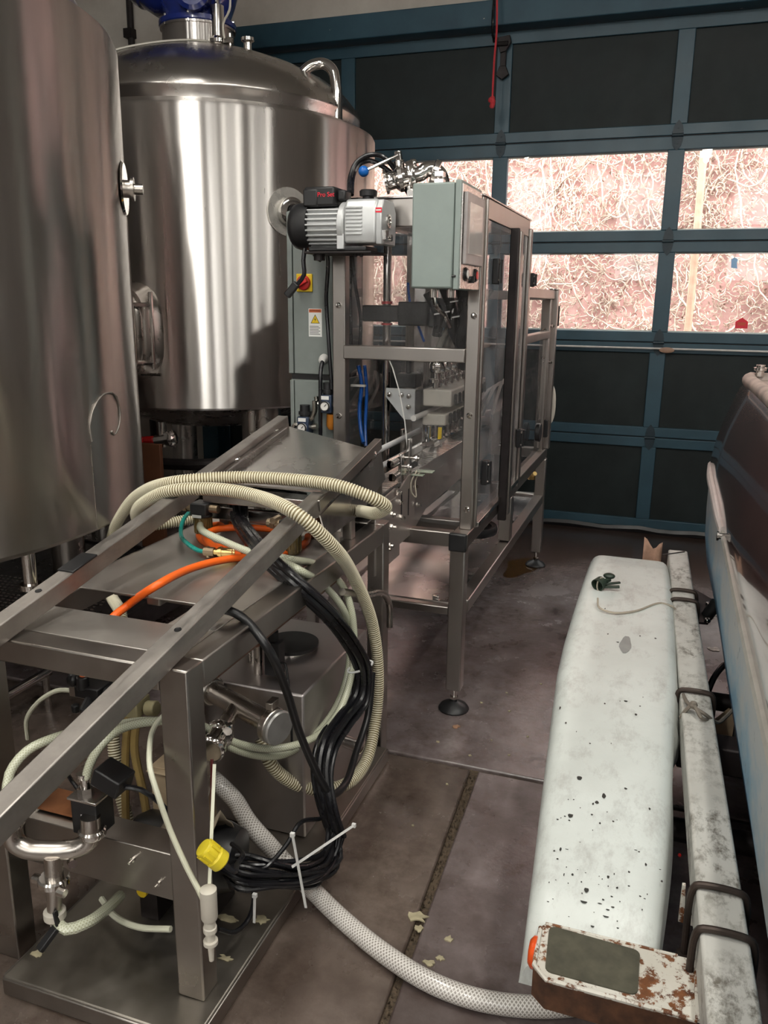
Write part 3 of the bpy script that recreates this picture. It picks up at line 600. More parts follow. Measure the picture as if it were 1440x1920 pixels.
for k in range(20):
    a = 2 * PI * k / 20; u = ax.orthogonal().normalized(); w = ax.cross(u); dv = u * math.cos(a) + w * math.sin(a)
    q.bar(mx + dv * .19 + ax * .32, mx + dv * .19 + ax * .60, .008, .03, dv)
objs('housing_ridge', q, motor_blue, mo)
q = M()
for k in range(8):
    a = 2 * PI * k / 8; u = ax.orthogonal().normalized(); w = ax.cross(u); dv = u * math.cos(a) + w * math.sin(a); q.cyl(mx + dv * .19 + ax * .24, mx + dv * .19 + ax * .32, .012, 8)
    q.cyl((NX2 + .192 * math.cos(a + .3), NY2 + .192 * math.sin(a + .3), 2.935), (NX2 + .192 * math.cos(a + .3), NY2 + .192 * math.sin(a + .3), 2.985), .010, 8)
objs('bolt', q, chrome, mo)
obj('gear_boss', M().lathe([(.09, .15), (.09, .235), (.07, .25), (.001, .25)], mx + Vector((0, 0, -.04)), Vector((.35, -.93, 0)), 20), motor_blue, mo)
sx, sy = -2.405, 4.225
se = obj('level_sensor', M().cyl((sx, sy, 2.87), (sx, sy, 3.015), .036, 20).lathe([(.037, 2.79), (.037, 2.83), (.05, 2.84), (.05, 2.855), (.037, 2.87)], (sx, sy, 0), n=20).cyl((sx, sy, 3.015), (sx, sy, 3.05), .012, 10), chrome, t2)
objs('clamp_wing', M().box(sx + .04, sx + .085, sy - .02, sy + .01, 2.835, 2.86).cyl((sx + .075, sy - .005, 2.82), (sx + .075, sy - .005, 2.88), .008, 8), dull_pipe, se)
objs('wire', M().tube(spline([(sx, sy, 3.04), (sx + .005, sy, 3.3)]), .005, 6).tube(spline([(sx + .08, sy - .03, 3.3), (sx + .095, sy - .03, 3.06), (sx + .09, sy - .03, 2.98), (sx + .05, sy - .03, 2.92), (sx + .055, sy - .03, 2.85)]), .006, 6), ivory_plastic, se)
def dz(x, y):
    r = math.hypot(x - C2[0], y - C2[1]); P = [(0, 2.885), (.23, 2.86), (.4, 2.82), (.57, 2.76), (.71, 2.69), (.8, 2.625), (.85, 2.565), (.865, 2.53)]
    for (ra, za), (rb, zb) in zip(P, P[1:]):
        if r <= rb: return za + (zb - za) * (r - ra) / (rb - ra)
    return 2.47
w = [(x, y, dz(x, y) + .008) for x, y in ((-2.95, 3.75), (-2.9, 3.83), (-2.8, 3.92), (-2.65, 4.02), (-2.52, 4.10), (-2.45, 4.2))]
obj('dome_wire', M().tube(spline(w, .03), .006, 6), ivory_plastic, t2)
nx_, ny_ = -2.27, 4.3
obj('top_ferrule', M().lathe([(.022, 2.77), (.022, 2.85), (.036, 2.86), (.036, 2.875), (.03, 2.876)], (nx_, ny_, 0), n=16), chrome, t2)
obj('vent_pipe', M().tube(spline([(-2.02, 4.30, 2.60), (-1.97, 4.31, 2.68), (-1.92, 4.33, 2.725), (-1.86, 4.35, 2.735), (-1.81, 4.35, 2.70), (-1.79, 4.35, 2.62), (-1.785, 4.35, 2.42)], .015), .028, 16), chrome, t2)
# round sight port seen past the pump
pd = -36.4; p = on_cyl(C2, R, pd, 1.965); nrm = Vector((math.cos(math.radians(pd)), math.sin(math.radians(pd)), 0))
pf = obj('sight_port', M().lathe([(.115, -.03), (.115, .004), (.07, .006), (.07, .03)], p, nrm, 32), plain('satin_white_flange', (.55, .53, .49), .3, .6), t2)
obj('port_nut', M().lathe([(.066, .02), (.066, .045), (.052, .05), (.034, .05), (.034, .02)], p, nrm, 28), chrome, pf)
obj('port_bore', M().cyl(p + nrm * .01, p + nrm * .052, .028, 20), black_rubber, pf)
# oval manway on the left of the back tank
hd = -87.5; p = on_cyl(C2, R, hd, 1.385); nx = Vector((math.cos(math.radians(hd)), math.sin(math.radians(hd)), 0)); tx = Vector((-nx.y, nx.x, 0)); tz = Vector((0, 0, 1))
def oval(a, b, d, n=40):
    out = []
    for k in range(n):
        t = 2 * PI * k / n; c, s_ = math.cos(t), math.sin(t); e = .62
        out.append(p + tx * (a * math.copysign(abs(c) ** e, c)) + tz * (b * math.copysign(abs(s_) ** e, s_)) + nx * d)
    return out
def loft(rings, cap=True):
    m = M(); n = len(rings[0]); V = [v for r in rings for v in r]; F = []
    for i in range(len(rings) - 1):
        for k in range(n): F.append((i * n + k, i * n + (k + 1) % n, (i + 1) * n + (k + 1) % n, (i + 1) * n + k))
    if cap: F.append(tuple((len(rings) - 1) * n + k for k in range(n)))
    m.add(V, F); return m
mwy = obj('manway_neck', loft([oval(.21, .25, -.05), oval(.20, .235, .02), oval(.185, .218, .05), oval(.185, .218, .10), oval(.175, .208, .105), oval(.165, .195, .10)]), dull_pipe, t2, smooth=50)
obj('manway_door', loft([oval(.172, .20, .085), oval(.172, .20, .115), oval(.15, .175, .135), oval(.08, .1, .15)]), dull_pipe, mwy, smooth=50)
q = M(); rt_ = p + tx * .20
for s_ in (.13, -.14): q.tube([p + tx * (-.12) + tz * s_ + nx * .16, p + tx * .10 + tz * s_ + nx * .16, p + tx * .22 + tz * s_ + nx * .10], .011, 8)
q.cyl(rt_ + tx * .02 + tz * .19 + nx * .10, rt_ + tx * .02 - tz * .17 + nx * .10, .011, 10).cyl(p + tx * .12 + tz * .13 + nx * .15, p + tx * .12 - tz * .14 + nx * .15, .012, 10).cyl(p + tx * .15 + tz * .13 + nx * .14, p + tx * .15 - tz * .14 + nx * .14, .008, 10)
q.cyl(p + tx * .05 - tz * .26 + nx * .05, p + tx * .05 - tz * .26 + nx * .20, .02, 12).lathe([(.03, .16), (.03, .175)], p + tx * .05 - tz * .26, nx, 12).lathe([(.026, .2), (.026, .21)], p + tx * .05 - tz * .26, nx, 12).cyl(p + tx * .12 - tz * .2 + nx * .06, p + tx * .23 - tz * .2 + nx * .06, .007, 8)
objs('hinge_bar', q, chrome, mwy)
# clutter under the back tank
tag(obj('low_pipe', M().tube(spline([(-3.2, 4.15, .70), (-2.75, 3.75, .69), (-2.3, 3.60, .72), (-1.95, 3.75, .74)]), .03, 10), iron), 'dark curved pipe slung under the back tank, the higher of two', 'pipe')
tag(obj('low_pipe', M().tube(spline([(-3.2, 4.0, .50), (-2.7, 3.72, .55), (-2.2, 3.62, .63), (-1.9, 3.7, .66)]), .022, 10), iron), 'dark thin pipe slung under the back tank, the lower of two', 'pipe')
tag(obj('board', M().box(-2.52, -2.38, 3.46, 3.485, 0, .84, Matrix.Translation((0, 0, 0))), wood, bevel=.003), 'reddish brown board standing under the back tank beside the front tank', 'board')
tag(obj('lever_valve', M().box(-2.80, -2.62, 3.66, 3.70, .80, .83).cyl((-2.62, 3.68, .815), (-2.56, 3.68, .82), .02, 10), red_plastic, bevel=.006), 'red lever valve half hidden under the back tank', 'valve')
vb = thing('tank_valve', 'bright steel valve hanging under the back tank near the red lever', 'valve', (-2.46, 3.62, .78))
obj('body', M().cyl((-2.50, 3.62, .83), (-2.40, 3.60, .85), .032, 14).cyl((-2.46, 3.61, .80), (-2.46, 3.61, .93), .02, 12), chrome, vb)
obj('nut', M().lathe([(.042, 0), (.042, .025), (.03, .03)], (-2.42, 3.605, .845), (1, -.2, .2), 8), chrome, vb)
dt = thing('drip_platform', 'low dark perforated platform on the floor under the front tank', 'platform', (-2.75, 2.9, 0))
obj('deck', M().box(-3.9, -2.0, 2.40, 3.40, .275, .30), tread, dt, bevel=.004)
obj('lip', M().box(-3.9, -1.98, 2.38, 2.40, .22, .312).box(-2.0, -1.98, 2.40, 3.40, .22, .312).box(-3.9, -1.98, 3.40, 3.42, .22, .312), iron, dt)
for xx in (-3.8, -2.08):
    for yy in (2.44, 3.32): obj('foot', M().box(xx, xx + .06, yy, yy + .06, 0, .275), iron, dt)
q = M()
for i in range(36):
    for j in range(13): q.box(-3.1 + i * .026 + .013 * (j % 2), -3.088 + i * .026 + .013 * (j % 2), 2.46 + j * .03, 2.468 + j * .03, .30, .3025)
o = obj('tread_studs', q, dull_pipe, dt); o['kind'] = 'stuff'
tag(obj('chrome_rail', M().cyl((-2.15, 1.5, .16), (-2.15, 2.32, .16), .018, 12).cyl((-2.15, 1.52, 0), (-2.15, 1.52, .16), .014, 10).cyl((-2.15, 2.30, 0), (-2.15, 2.30, .16), .014, 10), chrome), 'low polished rail on the floor behind the cart at the left edge', 'rail')
# ------------------------------------------------------------------ can filling machine
fm = thing('filling_machine', 'stainless can filling machine on a tall frame with clear guard panels', 'machine', (-.93, 3.8, 0))
def fb(name, x0, x1, y0, y1, z0, z1, m=frame_steel, bv=.004): return obj(name, M().box(x0, x1, y0, y1, z0, z1), m, fm, bevel=bv)
XR, XL, YF, YB = -.655, -1.21, 2.835, 4.83
def foot(x, y):
    f_ = obj('foot', M().lathe([(.058, 0), (.060, .006), (.052, .018), (.022, .032), (.014, .036), (.014, .052)], (x, y, 0), n=28), black_plastic, fm)
    obj('foot_stem', M().cyl((x, y, .034), (x, y, .10), .010, 12).lathe([(.017, .046), (.017, .056)], (x, y, 0), n=6), chrome, f_)
for x, y in ((-.690, 2.865), (-1.18, 2.865), (-.68, 4.80), (-1.18, 4.80)):
    w = .029
    fb('leg', x - w, x + w, y - w, y + w, .09, .665 if y < 3 else .66); foot(x, y)
fb('leg', -.712, -.655, 3.72, 3.78, .452, .665)
for z0, z1 in ((.665, .722),):
    fb('base_rail', -.715, XR, 2.84, YB, z0, z1); fb('base_rail', XL, -1.15, 2.84, YB, z0, z1)
    fb('base_rail', -1.15, -.715, 2.84, 2.885, z0, z1); fb('base_rail', -1.15, -.715, YB - .05, YB, z0, z1)
    fb('base_rail', -1.15, -.715, 3.03, 3.075, z0 + .005, z1 - .005); fb('base_rail', -1.15, -.715, 3.75, 3.80, z0, z1)
fb('corner_cap', -.722, -.655, 2.822, 2.842, .655, .724, black_plastic, .006)
for z0, z1 in ((.395, .447),):
    fb('lower_rail', -.706, XR, 2.895, YB - .06, z0, z1); fb('lower_rail', XL, -1.16, 2.895, YB - .06, z0, z1)
    fb('lower_rail', -1.155, -.72, 2.845, 2.89, z0, z1 - .02); fb('lower_rail', -1.155, -.71, YB - .055, YB - .01, z0, z1)
obj('lower_shelf', M().box(-1.16, -.705, 2.888, YB - .06, .425, .431), steel('mirror_shelf_steel', (.62, .59, .58), .17, .32, scale=5), fm)
fb('shelf_bracket', -.80, -.775, 2.905, 2.92, .43, .442, chrome, .002)
PY = 2.90
for x0, x1, y0, y1, z1 in ((-.702, -.655, PY, PY + .045, 1.895), (-1.212, -1.160, PY, PY + .045, 1.90), (-.700, -.655, 3.795, 3.84, 1.895), (-1.212, -1.160, 3.795, 3.84, 1.895)):
    fb('post', x0, x1, y0, y1, .722, z1)
fb('top_rail', -1.16, -.702, PY, PY + .045, 1.80, 1.895); fb('top_rail', -1.16, -.70, 3.795, 3.84, 1.84, 1.895)
fb('top_rail', -.700, -.652, PY + .045, 3.795, 1.825, 1.895); fb('top_rail', -1.212, -1.165, PY + .045, 3.795, 1.84, 1.895)
fb('roof_sheet', -1.214, -.650, PY - .004, 3.845, 1.895, 1.901, sheet_steel, .001)
cb = fb('cross_bar', -1.165, -.700, PY - .012, PY + .035, 1.336, 1.386)
fb('corner_trim', -.657, -.645, PY + .028, PY + .045, .725, 1.89)
fb('door_stile', -.654, -.618, 3.385, 3.405, .64, 1.83, iron); fb('door_stile', -.654, -.612, 3.407, 3.452, .66, 1.82)
fb('door_stile', -.655, -.640, 3.80, 3.842, .70, 1.86)
fb('door_foot_rail', -.664, -.640, 2.95, 3.40, .722, .742, sheet_steel, .002); fb('door_foot_rail', -.664, -.640, 3.455, 3.80, .722, .742, sheet_steel, .002)
obj('guard_panel', M().box(-1.165, -.70, PY - .006, PY - .002, 1.386, 1.80), clear_panel, fm, smooth=10)
curve = [(-.70, .735), (-.70, 1.336), (-.985, 1.336)] + [(-.985 + .10 * (t ** .8) + .028 * math.sin(t * PI) * (1 - t), 1.336 - .56 * t) for t in (.05, .2, .4, .6, .75, .85, 1.0)] + [(-.885, .74)]
obj('guard_panel', M().prism(curve, (0, PY - .006, 0), (1, 0, 0), (0, 0, 1), (0, .004, 0)), clear_panel, fm, smooth=10)
obj('guard_panel_edge', M().tube([(x, PY - .004, z) for x, z in curve[2:-1]], .0022, 5), white_plastic, fm)
for y0, y1 in ((2.955, 3.385), (3.455, 3.80)):
    obj('door_panel', M().box(-.660, -.655, y0, y1, .74, 1.825), door_poly, fm, smooth=10)
obj('left_guard_panel', M().box(-1.20, -1.196, 2.95, 3.79, .74, 1.84), clear_panel, fm, smooth=10)
for y, z0, z1 in ((3.035, .87, .965), (3.745, .90, .985), (3.865, 1.615, 1.675), (3.08, 1.61, 1.70)):
    h = fb('door_hinge', -.652, -.628, y - .018, y + .018, z0, z1, black_plastic, .004)
    obj('hinge_pin', M().cyl((-.626, y + .004, z0 + .004), (-.626, y + .004, z1 - .004), .009, 10), black_plastic, h)
    objs('fixing', M().cyl((-.630, y - .012, z0 + .015), (-.624, y - .012, z0 + .015), .005, 8).cyl((-.630, y - .012, z1 - .015), (-.624, y - .012, z1 - .015), .005, 8), chrome, h)
bolt0 = obj('bolt', M().lathe([(.011, 0), (.011, .004), (.007, .009), (.001, .0095)], (-.678, PY, 1.15), (0, -1, 0), 12), chrome, fm)
for x, y, z in ((-.675, PY, .80), (-1.187, PY, 1.53), (-1.187, PY, 1.12), (-.675, PY, 1.50), (-.69, 4.69, 1.40), (-.69, 4.69, 1.25), (-.69, 4.69, .80), (-.66, 4.775, 1.42), (-.66, 4.775, 1.22), (-.66, 4.775, .80)):
    dup(bolt0, (x, y - .005, z), fm)
# rear guard section
fb('rear_post', -.715, -.665, 4.695, 4.745, .722, 1.565); fb('rear_post', -.68, -.640, 4.78, 4.825, .722, 1.615); fb('rear_post', -1.205, -1.16, 4.78, 4.825, .722, 1.61)
fb('rear_rail', -.700, -.655, 3.845, 4.76, 1.565, 1.612); fb('rear_rail', -1.16, -.68, 4.78, 4.825, 1.56, 1.61); fb('rear_rail', -1.205, -1.16, 3.845, 4.78, 1.565, 1.61); fb('rear_rail', -.70, -.66, 3.845, 4.70, 1.355, 1.395)
fb('rear_corner', -.690, -.640, 4.77, 4.83, 1.612, 1.622, chrome, .004); fb('rear_stop', -.636, -.628, 4.79, 4.80, 1.42, 1.53, black_plastic, .002)
obj('rear_panel', M().box(-.679, -.675, 3.845, 4.695, .74, 1.355), clear_panel, fm, smooth=10)
obj('rear_panel', M().box(-1.16, -.68, 4.80, 4.804, .74, 1.56), clear_panel, fm, smooth=10)
objs('rear_latch', M().box(-.668, -.645, 4.70, 4.73, .80, .90).cyl((-.655, 4.35, .88), (-.63, 4.35, .88), .05, 16), black_plastic, fm, bevel=.004)
obj('air_fitting', M().cyl((-.70, 4.50, .60), (-.66, 4.44, .64), .012, 8).cyl((-.68, 4.47, .60), (-.68, 4.47, .66), .018, 8), brass, fm)
obj('white_rear_hose', M().tube(spline([(-.69, 4.85, 1.10), (-.655, 4.86, 1.07), (-.640, 4.86, .98), (-.65, 4.86, .88), (-.69, 4.85, .82)], .02), .014, 10), ivory_plastic, fm)
objs('outfeed_bed', M().box(-1.0, -.80, 3.84, 4.75, .98, 1.0).box(-.80, -.785, 3.84, 4.75, .93, 1.03).box(-1.01, -.99, 3.84, 4.75, .93, 1.03), sheet_steel, fm)
q = M()
for i in range(5): q.tube(spline([(-.95 + .05 * i, 3.9, 1.02), (-.9 + .03 * i, 4.2, 1.10 + .02 * i), (-.78, 4.5, 1.15 - .02 * i), (-.80, 4.7, 1.02)], .04), .008, 6)
objs('outfeed_tube', q, white_plastic, fm)
# conveyor
cv = fb('conveyor_chain', -.985, -.885, 2.46, 4.7, .905, .918, plain('dark_conveyor_chain', (.10, .095, .09), .45, .3), .002)
q = M()
for i in range(60): q.box(-.983, -.887, 2.47 + i * .036, 2.503 + i * .036, .918, .9205)
objs('chain_link', q, dull_pipe, cv)
plate_steel = steel('matt_plate_steel', (.62, .58, .55), .36, .46, scale=4)
sp_ = obj('side_plate', M().prism([(2.47, .695), (2.47, .90), (2.66, .915), (2.72, .90), (2.8, .93), (4.7, .93), (4.7, .78), (3.05, .75), (2.86, .695)], (-.882, 0, 0), (0, 1, 0), (0, 0, 1), (.006, 0, 0)), plate_steel, fm, bevel=.001)
obj('end_plate', M().box(-.876, -.870, 2.44, 2.70, .66, .885), plate_steel, fm, bevel=.002)
obj('side_plate', M().box(-.994, -.988, 2.47, 4.7, .72, .915), sheet_steel, fm, bevel=.001)
q = M()
for y, z in ((2.53, .80), (2.60, .835), (2.60, .79), (2.66, .90), (2.68, .86), (2.70, .80), (2.52, .72), (2.55, .725), (2.575, .73), (2.86, .88), (2.9, .80)): q.lathe([(.011, 0), (.011, .007), (.006, .007), (.006, .018)], (-.870, y, z), (1, 0, 0), 6)
objs('plate_bolt', q, chrome, sp_)
objs('plate_slot', M().box(-.8765, -.8745, 2.725, 2.735, .80, .885).box(-.8765, -.8745, 2.81, 2.818, .78, .88), black_rubber, sp_)
wr = plain('white_guide_rod', (.62, .62, .62), .35)
for x, z, y0, y1, m in ((-.985, 1.02, 2.58, 3.7, wr), (-.985, .955, 2.6, 3.7, wr), (-.905, 1.12, 2.95, 3.7, white_plastic)):
    g = obj('guide_rod', M().cyl((x, y0, z), (x, y1, z), .011, 12), m, fm)
for z, y0, y1 in ((1.005, 2.62, 3.2), (.955, 2.64, 2.95)):
    g = obj('guide_bar', M().bar((-.888, y0, z), (-.888, y1, z), .012, .026).cyl((-.882, y0, z), (-.882, y0 + .06, z), .014, 12), chrome, fm)
q = M().box(-.892, -.880, 2.735, 2.765, .86, 1.02).box(-.892, -.880, 2.83, 2.86, .88, 1.06).cyl((-.88, 2.75, .975), (-.845, 2.75, .975), .006, 8).cyl((-.88, 2.845, .99), (-.845, 2.845, .99), .006, 8).lathe([(.014, 0), (.014, .008)], (-.86, 2.75, .975), (1, 0, 0), 8).lathe([(.014, 0), (.014, .008)], (-.86, 2.845, .99), (1, 0, 0), 8)
for y in (2.75, 3.1, 3.5): q.box(-1.005, -.995, y, y + .03, .90, 1.05)
objs('guide_bracket', q, sheet_steel, fm, bevel=.001)
tag_ = objs('hanging_tag', M().box(-.87, -.80, 2.86, 2.90, .935, .938).box(-.90, -.83, 2.84, 2.875, .925, .928), plain('green_edged_acrylic', (.34, .38, .30), .25), fm)
obj('twine', M().tube(spline([(-.86, 2.86, .94), (-.872, 2.83, .90), (-.868, 2.83, .86), (-.855, 2.84, .845), (-.862, 2.85, .90), (-.85, 2.87, .94)], .01), .003, 5), cord_mat, tag_[0])
# filling head
hb = obj('head_block', M().box(-.915, -.80, 3.10, 3.72, 1.15, 1.215), ivory_plastic, fm, bevel=.006)
hb2 = obj('head_block', M().box(-.915, -.82, 3.10, 3.72, 1.075, 1.12), ivory_plastic, fm, bevel=.006)
for i in range(9):
    y = 3.15 + i * .066
    obj('ring_clip', M().lathe([(.019, 0), (.024, .006), (.019, .012), (.014, .006), (.019, 0)], (-.80, y, 1.175), (1, .25, 0), 14, caps=False), iron, hb)
    obj('ring_clip', M().lathe([(.018, 0), (.023, .008), (.018, .015), (.012, .007), (.018, 0)], (-.82, y, 1.10), (1, .25, 0), 14, caps=False), iron, hb2)
for i in range(6):
    y = 3.14 + i * .10
    v_ = obj('fill_valve', M().cyl((-.87, y, 1.215), (-.87, y, 1.36), .016, 12).lathe([(.032, 1.24), (.032, 1.252), (.02, 1.256)], (-.87, y, 0), n=16).ball((-.87, y, 1.30), .034, 14, sy=.7), chrome, fm)
    obj('valve_tube', M().tube(spline([(-.87, y, 1.35), (-.85, y, 1.42), (-.80 - .01 * i, y + .05, 1.50), (-.79, y + .08, 1.60)], .03), .012, 8), plain('clear_feed_tube', (.34, .32, .28), .25) if i == 0 else bpy.data.materials['clear_feed_tube'], v_)
for i in range(6):
    y = 3.13 + i * .10; obj('filler_nozzle', M().cyl((-.90, y, .995), (-.90, y, 1.075), .011, 10).cyl((-.90, y, .985), (-.90, y, .995), .016, 10), chrome, fm)
bp = obj('bracket_plate', M().prism([(-1.06, 1.215), (-.94, 1.215), (-.94, 1.095), (-.985, 1.095), (-1.06, 1.18)], (0, 3.08, 0), (1, 0, 0), (0, 0, 1), (0, .008, 0)), alu, fm, bevel=.001)
for x, z in ((-1.045, 1.19), (-.995, 1.19), (-.965, 1.187), (-.965, 1.145)):
    b_ = obj('bracket_bolt', M().lathe([(.0115, 0), (.0115, .003), (.008, .008), (.001, .009)], (x, 3.08, z), (0, -1, 0), 14), chrome, bp)
obj('clamp_block', M().box(-.94, -.915, 3.08, 3.7, 1.10, 1.21), iron, fm, bevel=.003)
obj('head_stop', M().box(-1.03, -.95, 3.12, 3.2, 1.215, 1.27).cyl((-.99, 3.15, 1.27), (-.99, 3.15, 1.33), .012, 10), black_plastic, fm, bevel=.004)
obj('sensor_flag', M().box(-.838, -.824, 3.06, 3.066, 1.03, 1.075), yellow_plastic, fm)
obj('sensor_bracket', M().box(-.88, -.82, 3.05, 3.06, 1.0, 1.03).cyl((-.87, 3.04, 1.02), (-.87, 3.04, 1.08), .007, 8).cyl((-.84, 3.03, 1.01), (-.80, 3.03, 1.04), .008, 8), chrome, fm)
obj('valve_bank', M().box(-.80, -.745, 3.3, 3.36, .90, 1.0), white_plastic, fm, bevel=.006)
# lift actuator with its rods
ac = obj('lift_actuator', M().box(-1.02, -.90, 3.09, 3.21, 1.455, 1.545).box(-1.17, -1.02, 3.10, 3.19, 1.468, 1.53).box(-.90, -.80, 3.10, 3.22, 1.45, 1.56).cyl((-.80, 3.16, 1.50), (-.74, 3.16, 1.50), .045, 16), black_plastic, fm, bevel=.006)
objs('actuator_collar', M().cyl((-1.08, 3.14, 1.535), (-1.08, 3.14, 1.545), .022, 14).cyl((-1.08, 3.14, 1.455), (-1.08, 3.14, 1.463), .022, 14), red_plastic, ac)
for x, y in ((-1.08, 3.14), (-1.04, 3.62)):
    obj('lift_rod', M().cyl((x, y, .74), (x, y, 1.84), .016, 16), chrome, fm)
obj('rear_column', M().box(-1.02, -.97, 3.30, 3.35, .73, 1.84), sheet_steel, fm, bevel=.003)
obj('inner_frame', M().box(-.97, -.92, 3.35, 3.38, .9, 1.84).box(-1.1, -.9, 3.33, 3.37, 1.33, 1.345), sheet_steel, fm)
objs('cable_bundle', M().tube(spline([(-.83, 3.06, 1.60), (-.80, 3.08, 1.52), (-.80, 3.10, 1.44), (-.76, 3.12, 1.36), (-.77, 3.14, 1.30)], .02), .022, 10).tube(spline([(-.75, 3.02, 1.60), (-.735, 3.04, 1.50), (-.76, 3.08, 1.40), (-.74, 3.12, 1.34)], .02), .026, 10).tube(spline([(-.90, 3.08, 1.58), (-.86, 3.1, 1.5), (-.87, 3.12, 1.42)], .02), .02, 10), black_cable, fm)
for n_, m_, r_ in (('cable_in1', black_cable, .007), ('cable_in2', black_cable, .007), ('blue1', blue_tube, .008), ('blue2', blue_tube, .005)): obj('inner_cable', M().tube(spline(PTS[n_]), r_, 8), m_, fm)
obj('blue_tube_run', M().tube(spline([(-1.15, 3.08, 1.30), (-1.145, 3.09, 1.2), (-1.15, 3.09, 1.05), (-1.14, 3.07, .98)]), .007, 8), blue_tube, fm)
obj('tube_clip', M().box(-1.19, -1.13, 3.03, 3.045, 1.22, 1.228), white_plastic, fm)
for x0, x1, z in ((-.86, -.80, 1.50), (-.79, -.73, 1.49), (-.80, -.73, 1.545)): obj('cable_tie', M().bar((x0, 3.04, z), (x1, 3.04, z + .012), .003, .005), wire_tie, fm)
# handwheel under the base rail
hw = obj('handwheel', M().lathe([(.085, 0), (.105, -.004), (.112, .014), (.105, .032), (.085, .028), (.085, 0)], (-.765, 3.40, .575), (0, 0, 1), 36, caps=False), black_plastic, fm, smooth=60)
q = M().lathe([(.028, 0), (.028, .035), (.001, .035)], (-.765, 3.40, .57), n=16)
for k in range(3): a = 2 * PI * k / 3 + .5; q.bar((-.765, 3.40, .587), (-.765 + .095 * math.cos(a), 3.40 + .095 * math.sin(a), .587), .02, .012)
objs('wheel_arm', q, black_plastic, hw); obj('shaft', M().cyl((-.765, 3.40, .60), (-.765, 3.40, .90), .014, 12), chrome, hw)
# control box with touch panel
cb = obj('control_box', M().box(-.822, -.684, 2.62, 2.885, 1.588, 1.905), grey_paint, fm, bevel=.006)
obj('box_lid', M().box(-.681, -.662, 2.612, 2.893, 1.584, 1.910), grey_paint, cb, bevel=.003)
obj('lid_seam', M().box(-.684, -.681, 2.624, 2.881, 1.592, 1.901), black_rubber, cb)
obj('panel_face', M().box(-.662, -.659, 2.622, 2.885, 1.588, 1.900), hmi_face, cb)
sc = obj('touch_panel', M().box(-.659, -.646, 2.635, 2.872, 1.662, 1.878), plain('panel_bezel', (.36, .33, .32), .35), cb, bevel=.003)
obj('touch_screen', M().box(-.6462, -.6445, 2.665, 2.845, 1.695, 1.85), screen_m, cb, smooth=10)
for y in (2.685, 2.82): obj('push_button', M().cyl((-.659, y, 1.633), (-.651, y, 1.633), .018, 20).lathe([(.022, 0), (.022, .004)], (-.659, y, 1.633), (1, 0, 0), 20), black_plastic, cb)
obj('button_cap', M().cyl((-.651, 2.82, 1.633), (-.649, 2.82, 1.633), .013, 16), red_plastic, cb); obj('button_cap', M().cyl((-.651, 2.685, 1.633), (-.649, 2.685, 1.633), .013, 16), white_plastic, cb)
obj('key_switch', M().cyl((-.659, 2.755, 1.618), (-.653, 2.755, 1.618), .011, 14).box(-.654, -.645, 2.752, 2.758, 1.607, 1.629), black_plastic, cb)
obj('lid_latch', M().cyl((-.684, 2.611, 1.625), (-.674, 2.611, 1.625), .004, 8).box(-.676, -.671, 2.610, 2.613, 1.622, 1.628), black_plastic, cb)
objs('box_gland', M().cyl((-.78, 2.75, 1.56), (-.78, 2.75, 1.588), .014, 12).cyl((-.72, 2.75, 1.56), (-.72, 2.75, 1.588), .014, 12).tube(spline([(-.78, 2.75, 1.57), (-.78, 2.78, 1.53), (-.77, 2.86, 1.50), (-.76, 2.9, 1.46)], .02), .008, 8), chrome, cb)
obj('top_clip', M().box(-.69, -.67, 2.70, 2.72, 1.905, 1.915), black_plastic, cb, bevel=.002)
# ------------------------------------------------------------------ electrical cabinet beside the machine
ec = thing('electrical_cabinet', 'narrow grey electrical cabinet with a red rotary switch beside the filling machine', 'cabinet', (-1.32, 3.1, .75))
obj('body', M().box(-1.432, -1.226, 2.99, 3.26, 1.262, 1.872), cab_paint, ec, bevel=.004)
obj('door', M().box(-1.405, -1.228, 2.974, 2.987, 1.266, 1.868), cab_paint, ec, bevel=.003)
obj('edge_strip', M().box(-1.430, -1.410, 2.976, 2.990, 1.266, 1.868), cab_paint, ec, bevel=.002)
obj('lower_box', M().box(-1.425, -1.226, 2.985, 3.24, .75, 1.246), cab_paint, ec, bevel=.004)
obj('lower_edge_strip', M().box(-1.425, -1.410, 2.974, 2.985, .76, 1.24), cab_paint, ec, bevel=.002); obj('lower_door', M().box(-1.405, -1.228, 2.974, 2.985, .76, 1.24), cab_paint, ec, bevel=.002)
obj('gap_gasket', M().box(-1.42, -1.23, 2.984, 3.2, 1.244, 1.264), black_rubber, ec)
objs('cabinet_strut', M().box(-1.40, -1.36, 3.05, 3.09, 0, .76).box(-1.29, -1.25, 3.05, 3.09, 0, .76), frame_steel, ec)
sw = obj('rotary_switch', M().box(-1.388, -1.322, 2.966, 2.974, 1.577, 1.643), yellow_plastic, ec, bevel=.003)
obj('switch_knob', M().lathe([(.028, 0), (.027, .012), (.022, .014)], (-1.355, 2.966, 1.61), (0, -1, 0), 24).prism([(-.024, -.009), (.024, -.009), (.024, .009), (-.024, .009)], (-1.355, 2.955, 1.61), (math.cos(.5), 0, math.sin(.5)), (-math.sin(.5), 0, math.cos(.5)), (0, -.022, 0)), red_plastic, sw, bevel=.002)
lb = obj('warning_label', M().box(-1.341, -1.286, 2.9728, 2.974, 1.41, 1.515), paper, ec, smooth=10)
obj('label_header', M().box(-1.339, -1.288, 2.9722, 2.9728, 1.501, 1.513), ink_orange, lb, smooth=10)
text('header_text', 'WARNING', .0095, frame((-1.3135, 2.9718, 1.507), (1, 0, 0), (0, 0, 1)), ink, lb)
obj('warning_triangle', M().prism([(-.019, -.015), (.019, -.015), (0, .019)], (-1.3135, 2.9726, 1.475), (1, 0, 0), (0, 0, 1), (0, .0004, 0)), ink, lb)
